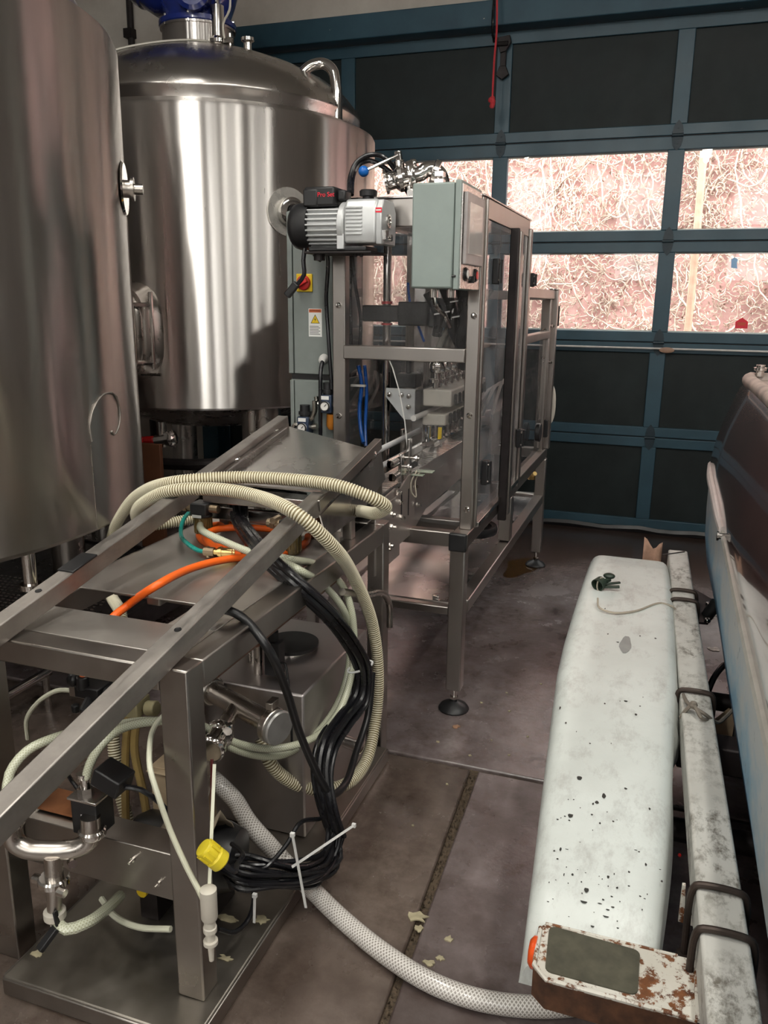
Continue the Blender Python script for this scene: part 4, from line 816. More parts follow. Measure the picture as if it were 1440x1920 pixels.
obj('triangle_fill', M().prism([(-.0155, -.013), (.0155, -.013), (0, .0145)], (-1.3135, 2.9722, 1.475), (1, 0, 0), (0, 0, 1), (0, .0004, 0)), yellow_plastic, lb)
obj('bolt_symbol', M().prism([(.002, .008), (-.004, -.001), (0, -.001), (-.002, -.010), (.004, .001), (0, .001)], (-1.3135, 2.9718, 1.475), (1, 0, 0), (0, 0, 1), (0, .0004, 0)), ink, lb)
q = M()
for k in range(6): q.box(-1.337, -1.293 - .006 * (k % 2), 2.9724, 2.9728, 1.418 + .006 * k, 1.4205 + .006 * k)
objs('small_print', q, ink_grey, lb)
gl = obj('cable_gland', M().lathe([(.018, 0), (.018, .012), (.013, .03), (.009, .032)], (-1.276, 2.974, 1.33), (0, -1, -.3), 16), white_plastic, ec)
obj('gland_cable', M().tube(spline(PTS['cabcord'], .02), .008, 8), black_cable, ec)
obj('cabinet_cord', M().tube(spline(PTS['loopcord'], .015), .0075, 8), black_cable, ec)
obj('side_lead', M().cyl((-1.238, 2.965, 1.85), (-1.226, 2.965, 1.03), .004, 6), black_cable, ec)
def regulator(x, z, label, bowl):
    t = thing('air_regulator', label, 'regulator', (x, 2.94, z - .05), 'pressure regulators on the grey cabinet')
    obj('body', M().box(x - .024, x + .024, 2.915, 2.965, z - .04, z + .03), plain('navy_regulator', (.02, .035, .07), .35) if 'navy_regulator' not in bpy.data.materials else bpy.data.materials['navy_regulator'], t, bevel=.004)
    obj('knob', M().cyl((x, 2.94, z + .03), (x, 2.94, z + .075), .020, 14).cyl((x, 2.94, z + .038), (x, 2.94, z + .05), .026, 14), black_plastic, t)
    g = obj('gauge', M().lathe([(.018, 0), (.018, .010), (.015, .012), (.001, .011)], (x, 2.915, z - .012), (0, -1, 0), 20), white_plastic, t)
    obj('gauge_rim', M().lathe([(.018, .009), (.020, .009), (.020, .014), (.0165, .014)], (x, 2.915, z - .012), (0, -1, 0), 20, caps=False), black_plastic, g)
    obj('needle', M().bar((x, 2.902, z - .012), (x + .008, 2.902, z - .004), .002, .002), ink, g)
    obj('maker_plate', M().box(x - .018, x + .014, 2.9135, 2.9155, z + .012, z + .026), paper, t)
    obj('elbow', M().tube(spline([(x - .024, 2.94, z - .01), (x - .045, 2.94, z - .005), (x - .05, 2.94, z + .02 if bowl else z - .05)], .008), .009, 10).cyl((x + .024, 2.94, z - .01), (x + .05, 2.94, z - .005), .011, 10), plain('nickel_fitting', (.55, .53, .48), .25, 1) if 'nickel_fitting' not in bpy.data.materials else bpy.data.materials['nickel_fitting'], t)
    if bowl: obj('bowl', M().lathe([(.021, z - .045), (.022, z - .09), (.014, z - .105), (.001, z - .106)], (x + .016, 2.94, 0), n=16), amber, t)
regulator(-1.248, 1.165, 'navy pressure regulator with amber bowl, the upper one on the grey cabinet', True)
regulator(-1.346, 1.075, 'navy pressure regulator without a bowl, the lower one on the grey cabinet', False)
tag(obj('elbow_pipe', M().tube(spline([(-1.30, 2.93, 1.17), (-1.30, 2.93, 1.13), (-1.315, 2.93, 1.10), (-1.33, 2.935, 1.095)], .01), .010, 10), bpy.data.materials['nickel_fitting']), 'nickel elbow joining the two navy pressure regulators', 'fitting')
# ------------------------------------------------------------------ vacuum pump on the machine
vp = thing('vacuum_pump', 'finned silver vacuum pump with a black motor cap on top of the machine post', 'pump', (-1.14, 2.80, 1.725))
py, pz = 2.80, 1.797
obj('fan_cover', M().lathe([(.001, -.032), (.060, -.030), (.074, -.018), (.079, 0), (.079, .045), (.070, .047)], (-1.285, py, pz), (1, 0, 0), 36), black_plastic, vp, smooth=50)
mh = obj('motor_body', M().lathe([(.062, 0), (.062, .125)], (-1.243, py, pz), (1, 0, 0), 36), alu, vp)
q = M()
for k in range(26):
    a = 2 * PI * k / 26
    if .28 * PI < a < .72 * PI: continue
    d = Vector((0, math.cos(a), math.sin(a))); c = Vector((0, py, pz)) + d * .068
    q.bar(c + Vector((-1.243, 0, 0)), c + Vector((-1.122, 0, 0)), .0055, .017, d)
objs('casing_ridge', q, alu, vp, bevel=.001)
obj('end_flange', M().lathe([(.076, 0), (.079, .004), (.079, .020), (.074, .026)], (-1.124, py, pz), (1, 0, 0), 36).box(-1.124, -1.098, py - .07, py + .07, pz - .08, pz - .03), alu, vp, bevel=.002)
ph = obj('pump_body', M().prism([(-.066, -.062), (.066, -.062), (.072, -.03), (.072, .05), (.05, .082), (-.05, .082), (-.072, .05), (-.072, -.03)], (-1.098, py, pz), (0, 1, 0), (0, 0, 1), (.118, 0, 0)), alu, vp, bevel=.010, seg=3)
q = M()
for k in range(8): q.box(-1.09, -1.03, py - .076, py - .070, pz - .034 + k * .012, pz - .028 + k * .012)
objs('cover_ridge', q, alu, ph, bevel=.001)
obj('end_plate', M().prism([(-.070, -.066), (.070, -.066), (.076, -.03), (.076, .045), (.05, .079), (-.05, .079), (-.076, .045), (-.076, -.03)], (-.982, py, pz), (0, 1, 0), (0, 0, 1), (.022, 0, 0)), alu, vp, bevel=.004)
obj('sight_glass', M().lathe([(.022, 0), (.022, .006), (.016, .007), (.015, .003), (.001, .003)], (-.960, py - .01, pz + .012), (1, 0, 0), 20), chrome, vp)
obj('drain_plug', M().cyl((-.962, py - .01, pz - .042), (-.945, py - .01, pz - .042), .012, 12).box(-.965, -.95, py - .06, py - .03, pz - .05, pz - .02), chrome, vp)
obj('oil_label', M().box(-.9815, -.9595, py - .0766, py - .0755, pz + .034, pz + .050), ink_red, vp); obj('label_mark', M().box(-.98, -.962, py - .0770, py - .0766, pz + .0395, pz + .0445), paper, vp)
sb = obj('switch_box', M().box(-1.252, -1.140, py - .052, py + .052, pz + .062, pz + .125), black_plastic, vp, bevel=.007)
obj('box_step', M().box(-1.255, -1.20, py - .056, py + .056, pz + .06, pz + .118), black_plastic, sb, bevel=.006)
text('pump_name', 'Pro Set', .021, frame((-1.170, py - .0535, pz + .098), (1, 0, 0), (0, 0, 1)), ink_red, sb)
obj('switch', M().box(-1.138, -1.108, py - .03, py + .03, pz + .08, pz + .115), black_plastic, vp, bevel=.006)
obj('oil_cap', M().lathe([(.020, 0), (.020, .012), (.030, .013), (.031, .028), (.026, .033), (.001, .034)], (-1.035, py, pz + .082), n=20), black_plastic, vp)
obj('base_foot', M().box(-1.235, -1.02, py - .06, py + .06, pz - .086, pz - .070), black_plastic, vp, bevel=.004)
br = obj('mount_bracket', M().box(-1.25, -1.00, py - .065, PY - .002, pz - .094, pz - .086), iron, vp, bevel=.002)
objs('mount_bolt', M().cyl((-1.075, py - .02, pz - .104), (-1.075, py - .02, pz - .094), .006, 8).cyl((-1.052, py - .02, pz - .104), (-1.052, py - .02, pz - .094), .006, 8).cyl((-1.21, py - .02, pz - .115), (-1.21, py - .02, pz - .094), .02, 12), iron, vp)
obj('power_cord', M().tube(spline(PTS['pumpcord'], .012), .008, 10), black_cable, vp)
e = Vector(PTS['pumpcord'][-1]); obj('cord_socket', M().bar(e + Vector((.018, 0, .022)), e + Vector((-.022, 0, -.022)), .026, .020, (0, -1, 0)), black_plastic, vp, bevel=.004)
for nm in ('cableA', 'cableB'):
    tag(obj('hose_lead', M().tube(spline(PTS[nm], .015), .0085, 10), black_cable), 'black hose arching from the pump to the top valve, the ' + ('taller' if nm == 'cableA' else 'lower') + ' of two', 'hose')
# ------------------------------------------------------------------ butterfly valve and bend on the roof
bv = thing('butterfly_valve', 'polished butterfly valve with a blue ball handle on the machine roof', 'valve', (-.95, 3.0, 1.90))
ax = Vector((.93, .25, .22)).normalized(); o_ = Vector((-1.028, 2.95, 1.955))
obj('ferrule', M().lathe([(.030, 0), (.042, 0), (.042, .008), (.031, .014), (.030, .035), (.040, .045), (.046, .05), (.046, .064), (.036, .066), (.030, .085), (.042, .090), (.042, .10), (.03, .104)], o_, ax, 28), chrome, bv, smooth=50)
obj('valve_neck', M().bar(o_ + ax * .057 + Vector((0, 0, .03)), o_ + ax * .057 + Vector((-.010, -.008, .090)), .022, .020, (0, 1, 0)).cyl(o_ + ax * .057, o_ + ax * .057 + Vector((-.006, -.004, .06)), .018, 12), chrome, bv, bevel=.003)
h0 = o_ + ax * .057 + Vector((-.006, -.012, .075)); h1 = Vector((-1.098, 2.92, 1.990))
hd_ = obj('lever', M().cyl(h0, h1, .006, 10), chrome, bv); obj('lever_ball', M().ball(h1, .019, 18), blue_ball, hd_)
obj('clamp', M().lathe([(.050, .084), (.052, .09), (.052, .104), (.048, .11), (.044, .106)], o_, ax, 24).box(-.95, -.925, 2.965, 2.985, 1.90, 1.96), chrome, bv)
e0 = o_ + ax * .10
obj('bend', M().tube(spline([e0, e0 + ax * .03, (-.885, 2.99, 1.998), (-.850, 3.01, 1.990), (-.838, 3.03, 1.955), (-.838, 3.035, 1.91)], .008), .026, 18), chrome, bv)
obj('roof_ferrule', M().lathe([(.045, 1.902), (.045, 1.912), (.03, 1.92)], (-.838, 3.035, 0), n=20).lathe([(.038, -.008), (.045, -.004), (.045, .012), (.038, .016)], (-.862, 3.0, 1.988), (.9, .3, -.3), 24).box(-.845, -.815, 2.95, 2.985, 1.97, 1.985).box(-.845, -.815, 2.95, 2.985, 1.945, 1.96), chrome, bv)
tag(obj('small_valve', M().cyl((-1.05, 3.35, 1.901), (-1.05, 3.35, 2.06), .012, 12).ball((-1.05, 3.35, 2.075), .02, 10).cyl((-1.09, 3.35, 2.06), (-1.0, 3.35, 2.05), .012, 8).ball((-1.0, 3.36, 2.045), .018, 10), chrome), 'small steel fitting standing on the machine roof behind the blue ball valve', 'fitting')
# ------------------------------------------------------------------ steel cart
ct = thing('steel_cart', 'open stainless cart holding the tilted ramp, hoses and pump gear', 'cart', (-1.13, 1.9, 0))
def cbx(name, x0, x1, y0, y1, z0, z1, m=cart_steel, bv=.004): return obj(name, M().box(x0, x1, y0, y1, z0, z1), m, ct, bevel=bv)
CXL, CXR, CY0, CY1, CT = -1.42, -.845, 1.275, 2.51, .84
TZ = .05
for x0, x1, y0, y1, zb in ((-.911, CXR, CY0, 1.335, TZ), (CXL, -1.355, CY0, 1.335, 0), (-.902, CXR, 2.45, CY1, 0), (CXL, -1.36, 2.45, CY1, 0)):
    cbx('leg', x0, x1, y0, y1, zb, CT)
cbx('top_rail', -1.355, -.911, CY0, 1.335, .787, CT)
cbx('top_rail', -.902, CXR, 1.335, 2.45, .777, CT - .001); cbx('top_rail', CXL, -1.36, 1.335, 2.45, .777, CT - .001); cbx('top_rail', -1.36, -.902, 2.45, CY1, .777, CT)
cbx('deck_plate', -1.36, -.90, 1.337, 1.475, CT - .006, CT, deck_steel, .001)
cbx('deck_plate', -1.02, -.90, 1.476, 1.60, CT - .006, CT, deck_steel, .001)
cbx('deck_plate', -1.405, -.90, 1.602, 2.20, CT - .002, CT + .002, deck_steel, .001)
cbx('deck_plate', -1.355, -.90, 2.202, 2.448, CT - .008, CT - .003, sheet_steel, .001)
cbx('cross_rail', -1.355, -.902, 1.72, 1.755, .78, CT - .004); cbx('deck_stay', -1.19, -1.15, 1.635, 2.2, .805, CT - .004)
tr = cbx('lower_tray', -1.314, -.812, 1.185, 2.42, TZ - .012, TZ, tray_steel, .004)
objs('tray_lip', M().box(-1.314, -.812, 1.180, 1.19, .004, TZ - .003).box(-.817, -.807, 1.19, 2.42, .004, TZ - .003).box(-1.319, -1.309, 1.19, 2.42, .004, TZ - .003), cart_steel, tr, bevel=.003)
cbm = obj('channel_beam', M().prism([(1.335, .236), (1.335, .356), (1.40, .366), (1.40, .360), (1.341, .350), (1.341, .236)], (-1.365, 0, 0), (0, 1, 0), (0, 0, 1), (.46, 0, 0)), cart_steel, ct, bevel=.002)
for x, z in ((-1.05, .32), (-.985, .275), (-.93, .315)): obj('rivet', M().lathe([(.006, 0), (.006, .006), (.003, .006), (.003, .018)], (x, 1.335, z), (0, -1, 0), 8), chrome, cbm)
obj('copper_pipe', M().cyl((-.868, 1.42, .768), (-.868, 2.1, .766), .010, 12).cyl((-.868, 1.60, .768), (-.868, 1.615, .768), .014, 12), plain('tarnished_copper', (.30, .17, .12), .4, .9), ct)
obj('bent_hook', M().tube(spline([(-.83, 2.05, .745), (-.822, 2.24, .672), (-.82, 2.33, .648), (-.82, 2.40, .615), (-.82, 2.445, .56), (-.82, 2.45, .485)], .015), .011, 12), dull_pipe, ct)
# ------------------------------------------------------------------ tilted infeed ramp
rp = thing('infeed_ramp', 'tilted can ramp with two long bare steel rails lying on the cart', 'ramp', (-1.10, 1.9, .84))
SL = .185
def rz(y, o=0): return .862 + SL * (y - 1.27) + o
for x in (-.90, -1.30):
    y1 = 2.06 if x > -1 else 2.04
    obj('rail', M().bar((x, .52, rz(.52)), (x, y1, rz(y1)), .042, .046), ramp_steel, rp, bevel=.003)
obj('side_rail', M().bar((-.886, 2.0, rz(2.0, .006)), (-.886, 2.505, rz(2.505, .006)), .024, .034), cart_steel, rp, bevel=.002)
obj('side_rail', M().bar((-1.302, 2.10, rz(2.10, .004)), (-1.302, 2.66, rz(2.66, .004)), .040, .046), ramp_steel, rp, bevel=.003)
obj('tape_patch', M().bar((-1.30, 1.485, rz(1.485, .0245)), (-1.30, 1.575, rz(1.575, .0245)), .046, .006), black_rubber, rp, bevel=.002)
for x, y in ((-1.30, 1.395), (-.90, 1.335)): obj('rail_hole', M().lathe([(.001, 0), (.0065, 0), (.0075, .0015), (.008, -.001)], (x, y, rz(y, .0235)), (0, -SL, 1), 16), black_rubber, rp)
obj('floor_plate', M().add([(-1.28, 2.14, rz(2.14, -.012)), (-.92, 2.14, rz(2.14, -.012)), (-.92, 2.50, rz(2.50, -.012)), (-1.28, 2.66, rz(2.66, -.012)), (-1.28, 2.14, rz(2.14, -.018)), (-.92, 2.14, rz(2.14, -.018)), (-.92, 2.50, rz(2.50, -.018)), (-1.28, 2.66, rz(2.66, -.018))], [(0, 1, 2, 3), (7, 6, 5, 4), (0, 4, 5, 1), (1, 5, 6, 2), (2, 6, 7, 3), (3, 7, 4, 0)]), steel('bright_ramp_sheet', (.60, .58, .55), .16, .32, scale=5, dirt=.12), rp, smooth=20)
obj('side_wall', M().prism([(2.0, rz(2.0, -.02)), (2.50, rz(2.50, -.02)), (2.545, .97), (2.30, .905), (2.045, .90)], (-.878, 0, 0), (0, 1, 0), (0, 0, 1), (.004, 0, 0)), sheet_steel, rp)
obj('side_wall', M().prism([(2.16, rz(2.16, -.02)), (2.66, rz(2.66, -.02)), (2.66, .90), (2.16, .90)], (-1.326, 0, 0), (0, 1, 0), (0, 0, 1), (.004, 0, 0)), sheet_steel, rp)
obj('front_lip', M().box(-1.40, -.88, 2.165, 2.18, .885, .925).box(-1.30, -.90, 2.10, 2.165, .985, .990).box(-1.30, -.90, 2.095, 2.102, .955, .990), sheet_steel, rp, bevel=.002)
obj('back_plate', M().box(-1.22, -.90, 2.20, 2.206, .842, .90), sheet_steel, rp)
obj('inner_angle', M().bar((-1.268, 2.16, rz(2.16, -.002)), (-1.268, 2.60, rz(2.60, -.002)), .022, .020), sheet_steel, rp, bevel=.002)
objs('support_foot', M().box(-1.32, -1.29, 2.22, 2.25, .842, 1.0).box(-.91, -.88, 2.25, 2.28, .84, .92).box(-.91, -.88, 2.50, 2.53, .84, .98).box(-1.32, -1.29, 2.45, 2.48, .84, 1.04), cart_steel, rp)
q = M()
for x, y, s_ in ((-1.28, 2.56, 1), (-1.28, 2.28, 1), (-.88, 2.44, 1), (-.88, 2.16, 1)): q.lathe([(.012, 0), (.012, .004), (.008, .009), (.001, .010)], (x, y, rz(y, -.005 if x > -1 else .0)), (.8, 0, .6), 12)
objs('dome_bolt', q, chrome, rp)
# air filters below the ramp
def air_filter(x, y, z, lab):
    t = thing('air_filter', lab, 'filter', (x, y, z - .07), 'air filters under the ramp')
    obj('head', M().box(x - .028, x + .028, y - .028, y + .028, z, z + .036).cyl((x, y, z - .010), (x, y, z), .030, 16), black_plastic, t, bevel=.004)
    obj('bowl', M().lathe([(.024, 0), (.025, -.05), (.018, -.062), (.001, -.064)], (x, y, z - .008), n=20), smoke_bowl, t)
    q = M()
    for k in range(14): a = 2 * PI * k / 14; q.bar((x + .026 * math.cos(a), y + .026 * math.sin(a), z - .058), (x + .026 * math.cos(a), y + .026 * math.sin(a), z - .012), .003, .004, (math.cos(a), math.sin(a), 0))
    objs('bowl_guard', q, smoke_bowl, t)
    objs('inlet', M().cyl((x - .075, y, z + .018), (x - .028, y, z + .018), .013, 10).cyl((x + .028, y, z + .018), (x + .055, y, z + .018), .013, 10).cyl((x - .05, y - .02, z + .03), (x - .05, y + .02, z + .03), .010, 8).lathe([(.018, 0), (.018, .012)], (x - .062, y, z + .018), (1, 0, 0), 6), bronze, t)
    obj('maker_mark', M().box(x - .016, x + .014, y - .0345, y - .0318, z + .004 - .01, z + .012 - .01), paper, t)
air_filter(-1.305, 2.10, .918, 'black headed air filter with brown bowl under the ramp by the teal tube')
air_filter(-.985, 2.05, .908, 'black headed air filter with brown bowl under the ramp by the right rail')
# ------------------------------------------------------------------ hoses
def hose(name, key, r, m, label, n=12, step=.015, group=None, off=(0, 0, 0), cat='hose'):
    P = spline([Vector(p) + Vector(off) for p in PTS[key]], step)
    return tag(obj(name, M().tube(P, r, n), m), label, cat, group)
P = resample(spline(PTS['ribbed'], .006), PITCH / 4)
tag(obj('ribbed_hose', M().tube(P, .0185, 12, rf=lambda l: .0175 + .0016 * math.sin(2 * PI * l / PITCH)), ribm, smooth=180), 'long cream ribbed suction hose looped twice over the ramp and cart', 'hose')
oh = hose('orange_hose', 'orange', .0105, orange_hose, 'bright orange air hose coiled on the cart deck under the ramp')
q = M()
P = spline(PTS['orange'], .01)
th = thing('teal_tube', 'short teal air tube with a brass coupling on the cart deck', 'tube', (-1.25, 2.05, .85))
obj('tube', M().tube(spline(PTS['teal'], .01), .0065, 10), teal_hose, th)
obj('coupling', M().cyl((-1.175, 1.924, .862), (-1.095, 1.945, .862), .009, 12).cyl((-1.155, 1.929, .862), (-1.115, 1.940, .862), .013, 12).lathe([(.016, 0), (.016, .006)], (-1.150, 1.931, .862), (.97, .25, 0), 14).lathe([(.016, 0), (.016, .006)], (-1.112, 1.941, .862), (.97, .25, 0), 14), brass, th)
obj('plug_collar', M().cyl((-1.195, 1.922, .862), (-1.165, 1.926, .862), .013, 10).cyl((-1.185, 1.924, .845), (-1.185, 1.924, .875), .007, 8), bronze, th)
hose('braided_tube', 'clearA', .0105, clear_m, 'pale green braided tube running from the ramp filter to the CO2 valve')
hose('braided_tube', 'clearB', .0105, clear_m, 'pale green braided tube running behind its twin to the cart front corner')
hose('black_hose', 'blackhose', .0105, black_rubber, 'thick black rubber hose drooping off the cart side by the deck edge')
for i, (a, b_, cr) in enumerate(((-.8, -.8, .0125), (.8, -.7, .0125), (-.6, .8, .0125), (.9, .8, .0115), (2.0, .1, .007), (-1.9, .2, .007))):
    P = [Vector(p) + Vector((.016 * a, -.006 * a, .014 * b_)) for p in PTS['bundle']]
    tag(obj('power_cable', M().tube(spline(P, .02), cr, 10), black_cable), ('thick black power cable in the tied bundle hanging over the cart side', 'thick black power cable in the tied bundle hanging over the cart side', 'thick black power cable in the tied bundle hanging over the cart side', 'thick black power cable in the tied bundle hanging over the cart side', 'thin black cable along the right edge of the hanging bundle', 'thin black cable along the left edge of the hanging bundle')[i], 'cable', 'bundled black cables')
rc = random.Random(5)
for i in range(7):
    P = [Vector(p) + Vector((rc.uniform(-.014, .014), rc.uniform(-.012, .012), rc.uniform(-.016, .022) + .004 * i)) for p in PTS['coil']]
    P = [Vector((p.x, p.y, max(p.z, TZ + .01 if p.x < -.79 else .012))) for p in P]
    tag(obj('coiled_cable', M().tube(spline(P, .02), .0062, 8), black_cable), 'thin black cable in the tied coil on the cart tray edge', 'cable', 'coiled black cables')
hose('loose_cable', 'loop', .0058, black_cable, 'single thin black cable looping down onto the cart tray', 8, cat='cable')
hose('white_tube', 'white_tube', .0058, cream_tube, 'thin white tube hanging down the front of the near cart leg', 10, cat='tube')
hose('floor_hose', 'braid', .0235, braid_m, 'fat clear braided hose curving across the floor to the trailer step', 20)
hose('faint_tube', 'ghost_tube', .0065, cream_tube, 'thin milky tube curving from the black fitting behind the cart rail', 8, cat='tube')
hose('drain_tube', 'low_tube', .013, clear_m, 'short clear drain tube low under the front channel beam', 10, cat='tube')
hose('thin_drain_tube', 'low_tube2', .0075, cream_tube, 'thin pale tube lying behind the drain tube on the cart tray', 8, cat='tube')
def tie(a, b_, lab):
    tag(obj('cable_tie', M().bar(a, b_, .006, .0025, (0, -1, .3)).box(b_[0] - .005, b_[0] + .005, b_[1] - .004, b_[1] + .004, b_[2] - .005, b_[2] + .005), wire_tie), lab, 'cable tie')
tie((-.708, 1.515, .145), (-.735, 1.505, .345), 'long white cable tie standing upright out of the black cable coil')
tie((-.735, 1.50, .262), (-.675, 1.745, .225), 'white cable tie lying slanted across the black cable coil')
tie((-.815, 1.455, .12), (-.815, 1.462, .19), 'small white cable tie hanging at the left of the black coil')
rg = M().tube([Vector((-.786, 2.08, .508)) + Vector((.034 * math.cos(a), .010 * math.sin(a) + .012 * math.cos(a), .012 * math.cos(a) + .034 * math.sin(a) * .3)) for a in [2 * PI * k / 24 for k in range(24)]], .0035, 6, closed=True)
tag(obj('tie_ring', rg, wire_tie), 'white cable tie ringed tight around the hanging black bundle', 'cable tie')
# ------------------------------------------------------------------ gear in the cart
bx = thing('steel_box_tank', 'stainless box tank standing on the lower tray of the cart', 'tank', (-1.06, 2.1, TZ))
obj('body', M().box(-1.25, -.872, 1.87, 2.37, TZ + .001, .50), box_steel, bx, bevel=.006)
obj('lid_flange', M().lathe([(.082, .508), (.084, .511), (.084, .520), (.001, .522)], (-1.04, 2.15, 0), n=36), black_plastic, bx)
obj('rim', M().lathe([(.072, .50), (.072, .512), (.064, .514)], (-1.04, 2.15, 0), n=36), chrome, bx)
obj('outlet_stub', M().cyl((-.872, 2.12, .235), (-.79, 2.10, .235), .020, 18).lathe([(.024, .066), (.026, .07), (.026, .082), (.018, .084)], (-.872, 2.12, .235), (.97, -.24, 0), 20), chrome, bx)
objs('riser_pipe', M().cyl((-1.10, 2.02, .50), (-1.10, 2.02, .78), .020, 14).cyl((-1.10, 2.02, .56), (-1.10, 2.02, .64), .034, 14).cyl((-1.05, 1.95, .50), (-1.05, 1.95, .80), .014, 12).lathe([(.026, .66), (.026, .675)], (-1.05, 1.95, 0), n=14), dull_pipe, bx)
obj('pressure_switch', M().box(-1.02, -.975, 1.93, 1.97, .51, .61).cyl((-1.0, 1.95, .61), (-1.0, 1.95, .64), .015, 10).tube(spline([(-.975, 1.94, .55), (-.95, 1.92, .56), (-.93, 1.90, .50), (-.905, 1.86, .42), (-.90, 1.85, .34)], .02), .004, 6), black_plastic, bx, bevel=.004)
mf = thing('pipe_manifold', 'sanitary pipe manifold ending in a round flat cap, inside the cart', 'pipe', (-1.03, 1.78, .46))
A, Bq = Vector((-1.26, 1.875, .495)), Vector((-.885, 1.728, .478)); ax = (Bq - A).normalized()
obj('main_pipe', M().cyl(A, Bq, .029, 24).cyl(A, A - ax * .03, .04, 20), dull_pipe, mf)
objs('clamp', M().lathe([(.036, .12), (.042, .128), (.042, .142), (.036, .15)], A, ax, 24).lathe([(.040, .375), (.048, .385), (.048, .402), (.042, .41)], A, ax, 28).box(-.91, -.89, 1.72, 1.76, .525, .545).box(-1.15, -1.135, 1.80, 1.84, .53, .55), dull_pipe, mf, bevel=.002)
cp = obj('end_cap', M().lathe([(.046, 0), (.047, .012), (.043, .016), (.001, .016)], Bq, ax, 36), plain('satin_cap', (.50, .50, .48), .35, .75), mf)
dr = Vector((.17, -.97, -.10)).normalized(); T0 = A + ax * .245
obj('branch', M().cyl(T0, T0 + dr * .13, .020, 18), dull_pipe, mf)
br0 = T0 + dr * .13
obj('branch_valve', M().lathe([(.034, -.012), (.038, -.004), (.038, .012), (.030, .018), (.030, .05), (.038, .056), (.038, .070), (.032, .076)], br0, dr, 24).box(br0.x - .05, br0.x - .02, br0.y - .05, br0.y - .03, br0.z - .04, br0.z + .03), chrome, mf, bevel=.002)
obj('wing_nut', M().bar(br0 + Vector((.03, -.02, -.01)), br0 + Vector((.045, -.03, .05)), .016, .010).lathe([(.012, 0), (.012, .012)], br0 + Vector((.042, -.028, .035)), (.3, -.9, 0), 10), chrome, mf)
obj('lower_leg', M().cyl(br0 + dr * .05, br0 + Vector((-.03, -.09, -.22)), .018, 14), dull_pipe, mf)
obj('tee_branch', M().cyl(A + ax * .06, A + ax * .06 + Vector((.02, -.02, -.14)), .022, 16).lathe([(.036, 0), (.038, .006), (.038, .02), (.03, .026)], A + ax * .06 + Vector((.02, -.02, -.14)), (0, 0, -1), 20), dull_pipe, mf)
cv2 = thing('dosing_valve', 'black solenoid valve block with a small CO2 label, above the channel beam', 'valve', (-1.13, 1.31, .40))
obj('block', M().box(-1.168, -1.100, 1.285, 1.345, .392, .478), black_plastic, cv2, bevel=.003)
obj('top_plate', M().box(-1.172, -1.096, 1.280, 1.350, .478, .484), sheet_steel, cv2, bevel=.001)
obj('hex_nipple', M().lathe([(.019, .484), (.019, .496)], (-1.148, 1.315, 0), n=6).cyl((-1.148, 1.315, .49), (-1.148, 1.315, .515), .011, 12), chrome, cv2)
obj('coil', M().box(-.035, .035, -.03, .03, -.022, .022, Matrix.Translation((-1.085, 1.33, .522)) @ Matrix.Rotation(.35, 4, 'Y')), black_rubber, cv2, bevel=.004)
lb = obj('label', M().box(-1.142, -1.114, 1.2842, 1.2852, .427, .445), paper, cv2, smooth=10)
text('label_text', 'CO2', .0115, frame((-1.128, 1.2838, .436), (1, 0, 0), (0, 0, 1)), ink, lb)
obj('hose_clip', M().lathe([(.013, 0), (.0135, .003), (.0135, .012), (.013, .015)], (-1.158, 1.32, .508), (0, 0, 1), 16), chrome, cv2)
tag(obj('coil_cable', M().tube(spline([(-1.06, 1.33, .505), (-1.02, 1.34, .50), (-.985, 1.36, .46), (-.97, 1.40, .38)], .02), .006, 8), black_cable), 'black lead bending down from the solenoid coil behind the leg', 'cable')
tag(obj('block_cable', M().tube(spline([(-1.165, 1.33, .45), (-1.22, 1.36, .458), (-1.27, 1.40, .445)], .02), .005, 8), black_cable), 'black lead running left from the solenoid block', 'cable')
ub = thing('bypass_pipe', 'polished U shaped sanitary pipe with a clamp and drain tap at the cart front', 'pipe', (-1.18, 1.23, .2))
obj('u_bend', M().tube(spline([(-1.262, 1.205, .46), (-1.262, 1.205, .425), (-1.255, 1.207, .40), (-1.232, 1.215, .384), (-1.20, 1.23, .377), (-1.165, 1.248, .374), (-1.137, 1.262, .378), (-1.117, 1.274, .392), (-1.112, 1.278, .42), (-1.112, 1.28, .45)], .006), .0215, 20), dull_pipe, ub)
objs('clamp', M().lathe([(.028, 0), (.030, .004), (.030, .014), (.026, .018)], (-1.112, 1.282, .402), (0, 0, 1), 24).lathe([(.028, 0), (.030, .004), (.030, .014), (.026, .018)], (-1.262, 1.205, .44), (0, 0, 1), 24), chrome, ub)
obj('tee_leg', M().cyl((-1.178, 1.23, .37), (-1.178, 1.225, .29), .020, 18).cyl((-1.178, 1.225, .30), (-1.180, 1.22, .235), .016, 16), dull_pipe, ub)
obj('tri_clamp', M().lathe([(.030, .302), (.034, .306), (.034, .318), (.030, .322)], (-1.178, 1.226, 0), n=24).cyl((-1.222, 1.215, .312), (-1.205, 1.215, .312), .011, 10).cyl((-1.150, 1.205, .306), (-1.132, 1.205, .304), .010, 10).cyl((-1.148, 1.25, .35), (-1.135, 1.24, .352), .010, 10), chrome, ub)
obj('tap_body', M().lathe([(.020, .215), (.024, .22), (.024, .236), (.018, .24)], (-1.180, 1.22, 0), n=18).cyl((-1.180, 1.22, .22), (-1.175, 1.22, .19), .014, 12), ivory_plastic, ub)
obj('tap_lever', M().bar((-1.162, 1.20, .212), (-1.180, 1.165, .178), .020, .012).bar((-1.165, 1.205, .25), (-1.160, 1.205, .215), .012, .006), black_plastic, ub, bevel=.002)
pm = thing('transfer_pump', 'black round pump motor lying on the tray under the channel beam', 'pump', (-1.05, 1.55, TZ))
